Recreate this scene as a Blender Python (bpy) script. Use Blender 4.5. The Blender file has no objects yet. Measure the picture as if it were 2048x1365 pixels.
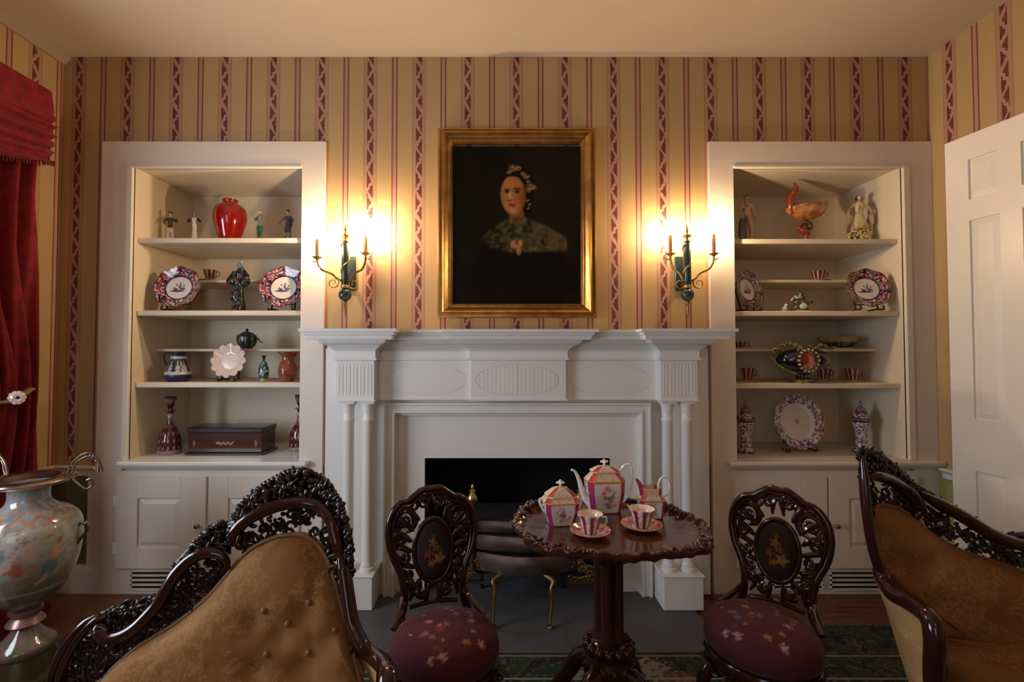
import bpy, math, random
from mathutils import Vector, Matrix, noise
from mathutils.bvhtree import BVHTree
PI = math.pi
sc = bpy.context.scene
COL = sc.collection
random.seed(7)

# ------------------------------------------------------------------ camera
FPX, CX, CY, EYE = 950.0, 990.0, 677.1, 1.30
PITCH = math.radians(1.5)
cam_d = bpy.data.cameras.new('camera')
cam = bpy.data.objects.new('camera', cam_d); COL.objects.link(cam)
cam.location = (0, 0, EYE)
cam.rotation_euler = (PI / 2 + PITCH, 0, 0)
cam_d.sensor_width = 36; cam_d.lens = 36 * FPX / 2048
cam_d.shift_x = 34 / 2048; cam_d.shift_y = -5.4 / 2048
cam_d.clip_start = 0.05
sc.camera = cam

# ------------------------------------------------------------------ light and exposure
sc.view_settings.view_transform = 'Standard'
sc.view_settings.look = 'None'
sc.view_settings.gamma = 1
sc.view_settings.exposure = 0.30
world = bpy.data.worlds.new('world'); sc.world = world
world.use_nodes = True
world.node_tree.nodes['Background'].inputs[0].default_value = (0.55, 0.62, 0.72, 1)
world.node_tree.nodes['Background'].inputs[1].default_value = 0.6
SCONCE_POWER = 1300.0      # emission strength of the candle bulbs
def area(name, loc, rot, sx, sy, power, col):
    d = bpy.data.lights.new(name, 'AREA'); d.shape = 'RECTANGLE'; d.size = sx; d.size_y = sy
    d.energy = power; d.color = col
    o = bpy.data.objects.new(name, d); COL.objects.link(o)
    o.location = loc; o.rotation_euler = rot
    return o
# daylight entering by the left wall window and by the window behind the camera
area('daylight_left_window', (-2.33, 0.95, 1.30), (0, -PI / 2, 0), 1.0, 1.1, 34, (0.78, 0.87, 1.0))
area('daylight_rear_window', (-0.9, -1.93, 1.5), (PI / 2, 0, 0), 1.2, 1.6, 8, (0.85, 0.9, 1.0))
# added warm fill high behind the camera, no lamp is built there
lp = bpy.data.lights.new('warm_fill_light', 'POINT'); lp.energy = 9; lp.color = (1.0, 0.58, 0.30); lp.shadow_soft_size = 0.12
lo = bpy.data.objects.new('warm_fill_light', lp); COL.objects.link(lo); lo.location = (0.3, -1.2, 2.6)

# ------------------------------------------------------------------ geometry of the view
def at(px, py, Y):
    """world point at depth Y that stands at pixel px, py of the 2048 x 1365 frame"""
    u = (px - CX) / FPX; v = -(py - CY) / FPX
    dy = math.cos(PITCH) - v * math.sin(PITCH); dz = v * math.cos(PITCH) + math.sin(PITCH)
    t = Y / dy
    return Vector((u * t, Y, EYE + dz * t))
def on_z(px, py, z):
    u = (px - CX) / FPX; v = -(py - CY) / FPX
    dy = math.cos(PITCH) - v * math.sin(PITCH); dz = v * math.cos(PITCH) + math.sin(PITCH)
    t = (z - EYE) / dz
    return Vector((u * t, dy * t, z))
def X(px, py, Y): return at(px, py, Y).x
def Z(py, Y): return at(1000, py, Y).z

# ------------------------------------------------------------------ materials
def lin(c):
    return tuple(((x / 12.92) if x <= .04045 else ((x + .055) / 1.055) ** 2.4) for x in c)
def srgb(r, g, b): return lin((r / 255, g / 255, b / 255))
MATS = {}
def mat(name, color=(.5, .5, .5), rough=.5, metal=0, coat=0, spec=.5, emis=None, es=0, trans=0, ior=1.45, bump=None, sheen=0, vary=None, damask=None):
    if name in MATS: return MATS[name]
    m = bpy.data.materials.new(name); m.use_nodes = True
    nt = m.node_tree; b = nt.nodes['Principled BSDF']
    b.inputs['Base Color'].default_value = (*color, 1)
    b.inputs['Roughness'].default_value = rough
    b.inputs['Metallic'].default_value = metal
    b.inputs['Coat Weight'].default_value = coat
    b.inputs['Coat Roughness'].default_value = .08
    b.inputs['Specular IOR Level'].default_value = spec
    b.inputs['Transmission Weight'].default_value = trans
    b.inputs['IOR'].default_value = ior
    b.inputs['Sheen Weight'].default_value = sheen
    if emis:
        b.inputs['Emission Color'].default_value = (*emis, 1); b.inputs['Emission Strength'].default_value = es
    tc = nt.nodes.new('ShaderNodeTexCoord')
    if vary:                                   # (scale, second colour): mottling of the material itself
        n = nt.nodes.new('ShaderNodeTexNoise'); n.inputs['Scale'].default_value = vary[0]; n.inputs['Detail'].default_value = 5
        mp = nt.nodes.new('ShaderNodeMapping'); mp.inputs['Scale'].default_value = vary[2] if len(vary) > 2 else (1, 1, 1)
        nt.links.new(tc.outputs['Object'], mp.inputs[0]); nt.links.new(mp.outputs[0], n.inputs['Vector'])
        r = nt.nodes.new('ShaderNodeValToRGB')
        r.color_ramp.elements[0].position = .35; r.color_ramp.elements[1].position = .65
        r.color_ramp.elements[0].color = (*color, 1); r.color_ramp.elements[1].color = (*vary[1], 1)
        nt.links.new(n.outputs['Fac'], r.inputs[0]); nt.links.new(r.outputs[0], b.inputs['Base Color'])
    if damask:                                 # (scale, lighter thread colour): woven brocade figures
        v = nt.nodes.new('ShaderNodeTexNoise'); v.inputs['Scale'].default_value = damask[0]; v.inputs['Detail'].default_value = 3; v.inputs['Distortion'].default_value = 1.6
        w = nt.nodes.new('ShaderNodeTexNoise'); w.inputs['Scale'].default_value = damask[0] * .28; w.inputs['Detail'].default_value = 1
        nt.links.new(tc.outputs['Object'], v.inputs['Vector']); nt.links.new(tc.outputs['Object'], w.inputs['Vector'])
        e = (E(nt, v.outputs['Fac']) - .5).abs().lt(.035).max((E(nt, v.outputs['Fac'])).gt(.60)) * E(nt, w.outputs['Fac']).gt(.50) * .75
        src = b.inputs['Base Color'].links[0].from_socket if b.inputs['Base Color'].links else color
        nt.links.new(mixc(nt, e, src, damask[1]), b.inputs['Base Color'])
    if bump:                                   # (scale, strength, distance)
        n = nt.nodes.new('ShaderNodeTexNoise'); n.inputs['Scale'].default_value = bump[0]; n.inputs['Detail'].default_value = 4
        nt.links.new(tc.outputs['Object'], n.inputs['Vector'])
        bp = nt.nodes.new('ShaderNodeBump'); bp.inputs['Strength'].default_value = bump[1]; bp.inputs['Distance'].default_value = bump[2]
        nt.links.new(n.outputs['Fac'], bp.inputs['Height']); nt.links.new(bp.outputs[0], b.inputs['Normal'])
    MATS[name] = m; return m
def painted(name, rough=.25, metal=0, coat=.3, bump=None, spec=.5, sheen=0, trans=0):
    """glaze, paint, weave or needlework whose colours are laid on the mesh's own colour attribute"""
    if name in MATS: return MATS[name]
    m = mat(name, rough=rough, metal=metal, coat=coat, bump=bump, spec=spec, sheen=sheen, trans=trans)
    a = m.node_tree.nodes.new('ShaderNodeAttribute'); a.attribute_name = 'Col'
    m.node_tree.links.new(a.outputs['Color'], m.node_tree.nodes['Principled BSDF'].inputs['Base Color'])
    return m
class E:
    """node-graph arithmetic"""
    def __init__(s, nt, sock): s.nt, s.s = nt, sock
    def _m(s, op, o=None, o2=None):
        n = s.nt.nodes.new('ShaderNodeMath'); n.operation = op
        for k, q in enumerate((s, o, o2)):
            if q is None: continue
            if isinstance(q, E): s.nt.links.new(q.s, n.inputs[k])
            else: n.inputs[k].default_value = q
        return E(s.nt, n.outputs[0])
    def __add__(s, o): return s._m('ADD', o)
    def __sub__(s, o): return s._m('SUBTRACT', o)
    def __mul__(s, o): return s._m('MULTIPLY', o)
    def __truediv__(s, o): return s._m('DIVIDE', o)
    def lt(s, o): return s._m('LESS_THAN', o)
    def gt(s, o): return s._m('GREATER_THAN', o)
    def abs(s): return s._m('ABSOLUTE')
    def sin(s): return s._m('SINE')
    def frac(s): return s._m('FRACT')
    def max(s, o): return s._m('MAXIMUM', o)
    def min(s, o): return s._m('MINIMUM', o)
def mixc(nt, f, a, b):
    n = nt.nodes.new('ShaderNodeMix'); n.data_type = 'RGBA'
    nt.links.new(f.s, n.inputs[0])
    for k, q in ((6, a), (7, b)):
        if isinstance(q, tuple): n.inputs[k].default_value = (*q, 1)
        else: nt.links.new(q, n.inputs[k])
    return n.outputs[2]

# ------------------------------------------------------------------ mesh building
class MB:
    def __init__(s): s.v = []; s.f = []; s.c = []; s.col = (1, 1, 1)
    def add(s, vs, fs, cs=None):
        b = len(s.v); s.v += [Vector(p) for p in vs]; s.f += [tuple(b + i for i in f) for f in fs]
        s.c += list(cs) if cs else [s.col] * len(vs)
        return s
    def box(s, x0, x1, y0, y1, z0, z1, M=None):
        vs = [Vector((x, y, z)) for x in (x0, x1) for y in (y0, y1) for z in (z0, z1)]
        if M: vs = [M @ p for p in vs]
        return s.add(vs, [(0, 1, 3, 2), (4, 6, 7, 5), (0, 4, 5, 1), (2, 3, 7, 6), (0, 2, 6, 4), (1, 5, 7, 3)])
    def bevbox(s, x0, x1, y0, y1, z0, z1, b=.003):
        """box with chamfered edges"""
        vs = []; idx = {}
        for i, sx in enumerate((0, 1)):
            for j, sy in enumerate((0, 1)):
                for k, sz in enumerate((0, 1)):
                    X0 = (x0, x1)[i]; Y0 = (y0, y1)[j]; Z0 = (z0, z1)[k]
                    dx = b if i == 0 else -b; dy = b if j == 0 else -b; dz = b if k == 0 else -b
                    for a, p in enumerate(((X0, Y0 + dy, Z0 + dz), (X0 + dx, Y0, Z0 + dz), (X0 + dx, Y0 + dy, Z0))):
                        idx[i, j, k, a] = len(vs); vs.append(p)
        g = lambda i, j, k, a: idx[i, j, k, a]
        fs = []
        for i in (0, 1): fs.append((g(i,0,0,0), g(i,1,0,0), g(i,1,1,0), g(i,0,1,0)))
        for j in (0, 1): fs.append((g(0,j,0,1), g(1,j,0,1), g(1,j,1,1), g(0,j,1,1)))
        for k in (0, 1): fs.append((g(0,0,k,2), g(1,0,k,2), g(1,1,k,2), g(0,1,k,2)))
        for i in (0, 1):
            for j in (0, 1): fs.append((g(i,j,0,0), g(i,j,1,0), g(i,j,1,1), g(i,j,0,1)))
            for k in (0, 1): fs.append((g(i,0,k,0), g(i,1,k,0), g(i,1,k,2), g(i,0,k,2)))
        for j in (0, 1):
            for k in (0, 1): fs.append((g(0,j,k,1), g(1,j,k,1), g(1,j,k,2), g(0,j,k,2)))
        for i in (0, 1):
            for j in (0, 1):
                for k in (0, 1): fs.append((g(i,j,k,0), g(i,j,k,1), g(i,j,k,2)))
        return s.add(vs, fs)
    def surf(s, nu, nv, fn, cu=False, cv=False, col=None):
        """grid surface: fn(u, v) -> point, col(u, v) -> colour"""
        vs = []; cs = []
        for j in range(nv if cv else nv + 1):
            for i in range(nu if cu else nu + 1):
                u, v = i / nu, j / nv
                vs.append(fn(u, v)); cs.append(col(u, v) if col else s.col)
        w = nu if cu else nu + 1; h = nv if cv else nv + 1
        fs = []
        for j in range(nv):
            for i in range(nu):
                a, b = i, (i + 1) % w; c, d = j, (j + 1) % h
                fs.append((c * w + a, c * w + b, d * w + b, d * w + a))
        return s.add(vs, fs, cs)
    def lathe(s, prof, n=24, o=(0, 0, 0), M=None, cap=True, col=None, sx=1, sy=1):
        """prof = [(r, z), ...]"""
        o = Vector(o); vs = []; cs = []
        for (r, z) in prof:
            for i in range(n):
                a = 2 * PI * i / n; p = Vector((r * math.cos(a) * sx, r * math.sin(a) * sy, z))
                p = (M @ p) if M else p
                vs.append(p + o); cs.append(col(a, z, r) if col else s.col)
        fs = [(j * n + i, j * n + (i + 1) % n, (j + 1) * n + (i + 1) % n, (j + 1) * n + i) for j in range(len(prof) - 1) for i in range(n)]
        if cap:
            if prof[0][0] > 1e-5: fs.append(tuple(range(n))[::-1])
            if prof[-1][0] > 1e-5: fs.append(tuple((len(prof) - 1) * n + i for i in range(n)))
        return s.add(vs, fs, cs)
    def tube(s, pts, r, n=8, closed=False, flat=1.0, cap=True):
        """tube along points; r a number or a list; flat squashes one axis"""
        pts = [Vector(p) for p in pts]; m = len(pts)
        if m < 2: return s
        R = r if isinstance(r, (list, tuple)) else [r] * m
        vs = []; up = None
        for k in range(m):
            if closed: t = pts[(k + 1) % m] - pts[k - 1]
            else: t = pts[min(k + 1, m - 1)] - pts[max(k - 1, 0)]
            if t.length < 1e-9: t = Vector((0, 0, 1))
            t.normalize()
            if up is None:
                up = Vector((0, -1, 0)) if abs(t.y) < .9 else Vector((1, 0, 0))
            up = up - t * up.dot(t)
            if up.length < 1e-6: up = t.orthogonal()
            up.normalize(); side = t.cross(up)
            for i in range(n):
                a = 2 * PI * i / n
                vs.append(pts[k] + side * (R[k] * math.cos(a)) + up * (R[k] * flat * math.sin(a)))
        fs = [(j * n + i, j * n + (i + 1) % n, ((j + 1) % m) * n + (i + 1) % n, ((j + 1) % m) * n + i) for j in range(m if closed else m - 1) for i in range(n)]
        if not closed and cap:
            fs.append(tuple(range(n))[::-1]); fs.append(tuple((m - 1) * n + i for i in range(n)))
        return s.add(vs, fs)
    def ball(s, c, rx, ry=None, rz=None, n=12, m=8, R=None, col=None):
        ry = rx if ry is None else ry; rz = rx if rz is None else rz; c = Vector(c)
        vs = []; cs = []
        for j in range(m + 1):
            t = PI * j / m
            for i in range(n):
                a = 2 * PI * i / n
                p = Vector((rx * math.sin(t) * math.cos(a), ry * math.sin(t) * math.sin(a), rz * math.cos(t)))
                if R: p = R @ p
                vs.append(c + p); cs.append(col(p) if col else s.col)
        fs = [(j * n + i, j * n + (i + 1) % n, (j + 1) * n + (i + 1) % n, (j + 1) * n + i) for j in range(m) for i in range(n)]
        return s.add(vs, fs, cs)
    def prism(s, poly, h0, h1, f):
        """extrude polygon (a, b) from h0 to h1; f(a, b, h) -> point"""
        n = len(poly)
        vs = [f(a, b, h0) for a, b in poly] + [f(a, b, h1) for a, b in poly]
        fs = [tuple(range(n))[::-1], tuple(range(n, 2 * n))] + [(i, (i + 1) % n, n + (i + 1) % n, n + i) for i in range(n)]
        return s.add(vs, fs)
def rrand(): return random.uniform(-1, 1)
def smoothpts(pts, k=6, closed=False):
    """Catmull-Rom through points"""
    pts = [Vector(p) for p in pts]; n = len(pts); out = []
    rng = range(n if closed else n - 1)
    for i in rng:
        if closed: p0, p1, p2, p3 = pts[i - 1], pts[i], pts[(i + 1) % n], pts[(i + 2) % n]
        else: p0, p1, p2, p3 = pts[max(i - 1, 0)], pts[i], pts[i + 1], pts[min(i + 2, n - 1)]
        for j in range(k):
            t = j / k
            out.append(.5 * ((2 * p1) + (p2 - p0) * t + (2 * p0 - 5 * p1 + 4 * p2 - p3) * t * t + (3 * p1 - p0 - 3 * p2 + p3) * t ** 3))
    if not closed: out.append(pts[-1])
    return out
def resample(pts, n):
    pts = [Vector(p) for p in pts]; L = [0]
    for a, b in zip(pts, pts[1:]): L.append(L[-1] + (b - a).length)
    out = []; k = 0
    for i in range(n):
        d = L[-1] * i / (n - 1)
        while k < len(L) - 2 and L[k + 1] < d: k += 1
        q = (d - L[k]) / max(L[k + 1] - L[k], 1e-9)
        out.append(pts[k].lerp(pts[k + 1], min(max(q, 0), 1)))
    return out

# ------------------------------------------------------------------ objects
WM = {}                                      # world matrices of things and parts
def link(name, mb, m, smooth, W):
    me = bpy.data.meshes.new(name)
    inv = W.inverted()
    me.from_pydata([inv @ p for p in mb.v], [], mb.f)
    me.validate()
    if any(c != (1, 1, 1) for c in mb.c) and len(me.vertices) == len(mb.c):
        a = me.attributes.new('Col', 'FLOAT_COLOR', 'POINT')
        flat = []
        for c in mb.c: flat += [c[0], c[1], c[2], 1.0]
        a.data.foreach_set('color', flat)
    me.materials.append(m)
    if smooth:
        me.shade_smooth()
        if smooth is not True: me.set_sharp_from_angle(angle=math.radians(smooth))
    import bmesh
    bm = bmesh.new(); bm.from_mesh(me); bmesh.ops.recalc_face_normals(bm, faces=bm.faces); bm.to_mesh(me); bm.free()
    o = bpy.data.objects.new(name, me); COL.objects.link(o)
    return o
def thing(name, label, cat, loc=(0, 0, 0), rotz=0, group=None):
    o = bpy.data.objects.new(name, None); COL.objects.link(o); o.empty_display_size = .05
    o.location = loc; o.rotation_euler = (0, 0, rotz)
    WM[o] = Matrix.Translation(Vector(loc)) @ Matrix.Rotation(rotz, 4, 'Z')
    o['label'] = label; o['category'] = cat
    if group: o['group'] = group
    return o
def part(name, mb, m, parent, smooth=40, world=True, label=None):
    """a part: mesh given in world coordinates (world=True) or in its parent's own"""
    W = WM[parent]
    o = link(name, mb, m, smooth, W if world else Matrix.Identity(4))
    o.parent = parent; WM[o] = W
    if label: o['label'] = label
    return o
def single(name, mb, m, label, cat, smooth=40, group=None, loc=None):
    W = Matrix.Translation(Vector(loc)) if loc is not None else Matrix.Identity(4)
    o = link(name, mb, m, smooth, W); o.location = W.translation; WM[o] = W
    o['label'] = label; o['category'] = cat
    if group: o['group'] = group
    return o
def struct(name, mb, m, smooth=False, label=None):
    o = link(name, mb, m, smooth, Matrix.Identity(4)); WM[o] = Matrix.Identity(4)
    o['kind'] = 'structure'
    if label: o['label'] = label
    return o
def dup(root, loc, rotz, label, group=None):
    def cp(o, parent):
        c = o.copy(); COL.objects.link(c); c.parent = parent
        for ch in o.children: cp(ch, c)
        return c
    kids = list(root.children)
    r = root.copy(); COL.objects.link(r)
    for ch in kids: cp(ch, r)
    r.location = loc; r.rotation_euler = (0, 0, rotz); r['label'] = label
    if group: r['group'] = group
    return r
# ================================================================== ROOM
D = 2.593                                    # the fireplace wall
XL, XR = X(115, 600, D), X(1864, 600, D)
CEIL = Z(114, D)
YB = -2.0
cream = mat('cream_paint', (.73, .635, .53), .38, bump=(60, .05, .002))
white = mat('white_mantel_paint', (.80, .78, .73), .32, bump=(60, .04, .002))
inner = mat('bookcase_inner_paint', (.70, .595, .44), .5)
ceilm = mat('ceiling_plaster', (.56, .45, .34), .75, bump=(3, .12, .02))
dado = mat('dado_paint', (.15, .105, .055), .6)
slate = mat('slate', (.075, .078, .082), .55, vary=(8, (.10, .10, .10)), bump=(40, .1, .002))
soot_and_slot_shade = mat('soot_and_slot_shade', (.006, .006, .006), .9)
wood = mat('floor_wood', (.09, .032, .014), .35, vary=(3, (.15, .055, .022), (1, 12, 1)), coat=.2)
rosewood = mat('carved_rosewood', (.012, .0050, .0038), .32, coat=.3, spec=.35, bump=(90, .25, .003))
rosewood_s = mat('polished_rosewood', (.028, .0070, .0048), .16, coat=.5, spec=.3)
brass = mat('brass', (.55, .38, .14), .28, metal=1)
darkbrass = mat('aged_brass', (.28, .19, .08), .4, metal=1)
iron = mat('iron', (.02, .02, .02), .6, metal=.5)

def wallpaper(name, axis, phase):
    m = bpy.data.materials.new(name); m.use_nodes = True; nt = m.node_tree
    b = nt.nodes['Principled BSDF']; b.inputs['Roughness'].default_value = .62
    tc = nt.nodes.new('ShaderNodeTexCoord'); sp = nt.nodes.new('ShaderNodeSeparateXYZ')
    nt.links.new(tc.outputs['Object'], sp.inputs[0])
    c = E(nt, sp.outputs[axis]); z = E(nt, sp.outputs[2])
    P = .2690
    w = ((c - phase) / P + 100.5).frac() - .5          # 0 at the vine, +-.5 at the double line
    d = w.abs() * P                                      # metres from the vine's middle
    e = (w.abs() * -1 + .5) * P                          # metres from the double line's middle
    nz = nt.nodes.new('ShaderNodeTexNoise'); nz.inputs['Scale'].default_value = 160; nz.inputs['Detail'].default_value = 2
    nt.links.new(tc.outputs['Object'], nz.inputs['Vector'])
    n = E(nt, nz.outputs['Fac'])
    ground = mixc(nt, (n - .35) * 1.2, (.44, .295, .128), (.40, .245, .115))
    pale = (.47, .325, .16)
    stripe = ((d * 620).sin() * .5 + .5) * .35
    ground = mixc(nt, stripe, ground, pale)
    line = (.20, .060, .040); pink = (.42, .215, .145)
    r = mixc(nt, d.lt(.0375), ground, (.33, .15, .09))   # band edge lines
    r = mixc(nt, d.lt(.0335), r, (.40, .22, .13))
    # the vine: a pale ribbon winding over dark red leaves
    ph = (z / .1245).frac()
    tri = ((ph - .5).abs() * 4 - 1)                       # -1..1 triangle wave
    u = w * P / .0185
    nw = nt.nodes.new('ShaderNodeTexNoise'); nw.inputs['Scale'].default_value = 75; nw.inputs['Detail'].default_value = 2
    nt.links.new(tc.outputs['Object'], nw.inputs['Vector'])
    vein = ((u * 3.2 + z * 160).sin() * .16) + (E(nt, nw.outputs['Fac']) - .5) * .7
    ribbon = (u * .92 - tri * .90 + vein).abs().lt(.44)
    leaf = (u.abs()).lt(.92)
    speck = n.gt(.56)
    dk = mixc(nt, speck, (.10, .018, .018), (.20, .065, .050))
    motif = mixc(nt, ribbon, dk, pink)
    r = mixc(nt, leaf, r, motif)
    r = mixc(nt, e.lt(.0165), r, line)
    r = mixc(nt, e.lt(.0085), r, pink)
    nt.links.new(r, b.inputs['Base Color'])
    return m
vine0 = X(1032.6, 180, D)
wp_back = wallpaper('striped_wallpaper_back', 0, vine0)
def yof(px, Xw): return FPX * Xw / (px - CX)
wp_right = wallpaper('striped_wallpaper_right', 1, yof(1912, XR))
wp_left = wallpaper('striped_wallpaper_left', 1, yof(57, XL))

def wall_cells(mb, x0, x1, z0, z1, holes, f):
    xs = sorted({x0, x1, *[h[0] for h in holes], *[h[1] for h in holes]})
    zs = sorted({z0, z1, *[h[2] for h in holes], *[h[3] for h in holes]})
    xs = [x for x in xs if x0 <= x <= x1]; zs = [z for z in zs if z0 <= z <= z1]
    for a, b in zip(xs, xs[1:]):
        for c, d in zip(zs, zs[1:]):
            mx, mz = (a + b) / 2, (c + d) / 2
            if any(h[0] < mx < h[1] and h[2] < mz < h[3] for h in holes): continue
            f(mb, a, b, c, d)
RAIL = Z(931, D)
# bookcase numbers
YC = 2.573                                   # casing face
YBK = D + .50                                # bookcase back
LB = dict(o0=X(198, 600, YC), o1=X(648.5, 450, YC), a0=X(250, 600, YC), b0=X(262, 560, YC), a1=X(603, 450, YC), b1=X(603, 450, YC))
RB = dict(o0=X(1419.5, 450, YC), o1=XR - .002, a0=X(1468, 450, YC), b0=X(1468, 450, YC), b1=X(1810, 560, YC), a1=X(1824, 600, YC))
ZTOP, ZOPEN, ZCNT = Z(283, YC), Z(333, YC), Z(921, YC)
FB = dict(x0=X(849, 1000, D - .02), x1=X(1222, 1000, D - .02), z=Z(917, D - .02))
G = .02
holes = [(LB['b0'] - G, LB['b1'] + G, 0.02, ZOPEN + G), (RB['b0'] - G, RB['b1'] + G, .02, ZOPEN + G), (FB['x0'] - .12, FB['x1'] + .12, 0, FB['z'] + .12)]
mb = MB(); wall_cells(mb, XL, XR, RAIL, CEIL, holes, lambda m, a, b, c, d: m.box(a, b, D, D + .1, c, d)); struct('wall_back', mb, wp_back)
mb = MB(); wall_cells(mb, XL, XR, 0, RAIL, holes, lambda m, a, b, c, d: m.box(a, b, D, D + .1, c, d)); struct('wall_back_dado', mb, dado)
# left wall with its window opening
WY0, WY1, WZ0, WZ1 = .35, 1.55, .75, 2.25
mb = MB(); wall_cells(mb, YB, D, RAIL, CEIL, [(WY0, WY1, WZ0, WZ1)], lambda m, a, b, c, d: m.box(XL - .12, XL, a, b, c, d)); struct('wall_left', mb, wp_left)
mb = MB(); mb.box(XL - .12, XL, YB, D, 0, RAIL); struct('wall_left_dado', mb, dado)
mb = MB(); mb.box(XR, XR + .12, YB, D + .6, RAIL, CEIL); struct('wall_right', mb, wp_right)
mb = MB(); mb.box(XR, XR + .12, YB, D + .6, 0, RAIL); struct('wall_right_dado', mb, mat('green_dado_paint', (.36, .33, .10), .6))
mb = MB(); wall_cells(mb, XL, XR, 0, CEIL, [(-1.5, -.3, .7, 2.3)], lambda m, a, b, c, d: m.box(a, b, YB - .12, YB, c, d)); struct('wall_front', mb, mat('plain_wall', (.45, .33, .18), .7))
mb = MB(); mb.box(XL - .12, XR + .12, YB - .12, D + .6, CEIL, CEIL + .1)
struct('ceiling', mb, ceilm)
mb = MB(); mb.box(XL - .12, XR + .12, YB - .12, D + .6, -.1, 0); struct('floor', mb, wood)
# windows: frames, bars and glass
glass = mat('window_glass', (1, 1, 1), .0, trans=1, ior=1.02)
def window(name, f, a0, a1, z0, z1):
    fr = MB(); w = .05
    def bar(a, b, c, d):
        P = [f(a, -.03), f(b, .03)]
        fr.box(min(P[0].x, P[1].x), max(P[0].x, P[1].x), min(P[0].y, P[1].y), max(P[0].y, P[1].y), c, d)
    bar(a0, a0 + w, z0, z1); bar(a1 - w, a1, z0, z1); bar(a0 + w, a1 - w, z0, z0 + w); bar(a0 + w, a1 - w, z1 - w, z1)
    am = (a0 + a1) / 2
    bar(am - .012, am + .012, z0 + w, z1 - w)
    for k in (1, 2, 3):
        zz = z0 + (z1 - z0) * k / 4
        bar(a0 + w, am - .012, zz - .012, zz + .012); bar(am + .012, a1 - w, zz - .012, zz + .012)
    o = struct(name, fr, cream)
    g = MB(); P = [f(a0 + w, -.002), f(a1 - w, .002)]
    g.box(min(P[0].x, P[1].x), max(P[0].x, P[1].x), min(P[0].y, P[1].y), max(P[0].y, P[1].y), z0 + w, z1 - w)
    part('window_glass', g, glass, o, smooth=False)
window('window_1', lambda a, d: Vector((XL - .07 + d, a, 0)), WY0, WY1, WZ0, WZ1)
window('window_2', lambda a, d: Vector((a, YB - .07 + d, 0)), -1.5, -.3, .7, 2.3)
# crown fillet along the left wall, chair rails, baseboards
mb = MB()
mb.prism([(0, 0), (.045, 0), (.045, -.012), (.012, -.045), (0, -.045)], YB, D, lambda a, b, h: Vector((XL + a, h, CEIL + b)))
struct('trim_1', mb, mat('crown_paint', (.36, .28, .20), .6))
mb = MB()
prof = [(0, -.055), (.012, -.055), (.014, -.03), (.022, -.018), (.034, -.012), (.034, 0), (0, 0)]
mb.prism(prof, XL, LB['o0'], lambda a, b, h: Vector((h, D - a, RAIL + b)))
struct('trim_2', mb, cream)
mb = MB(); mb.prism(prof, YB, D - .03, lambda a, b, h: Vector((XL + a, h, RAIL + b))); struct('trim_3', mb, cream)
mb = MB(); mb.prism(prof, 2.22, D - .05, lambda a, b, h: Vector((XR - a, h, RAIL + b))); struct('trim_4', mb, mat('blue_white_paint', (.70, .74, .74), .4))
bz = Z(1129, D)
mb = MB()
mb.prism([(0, .0), (.018, .0), (.018, bz - .03), (.010, bz - .01), (.008, bz), (0, bz)], XL, LB['o0'], lambda a, b, h: Vector((h, D - a, b)))
mb.box(LB['o0'] - .045, LB['o0'], D - .012, D, bz, RAIL - .055)
struct('baseboard_back', mb, cream)
mb = MB(); mb.box(XL, XL + .018, YB, D - .02, 0, bz); struct('baseboard_left', mb, cream)
mb = MB(); mb.box(XR - .018, XR, 2.3, D - .05, 0, bz); struct('baseboard_right', mb, cream)

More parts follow.
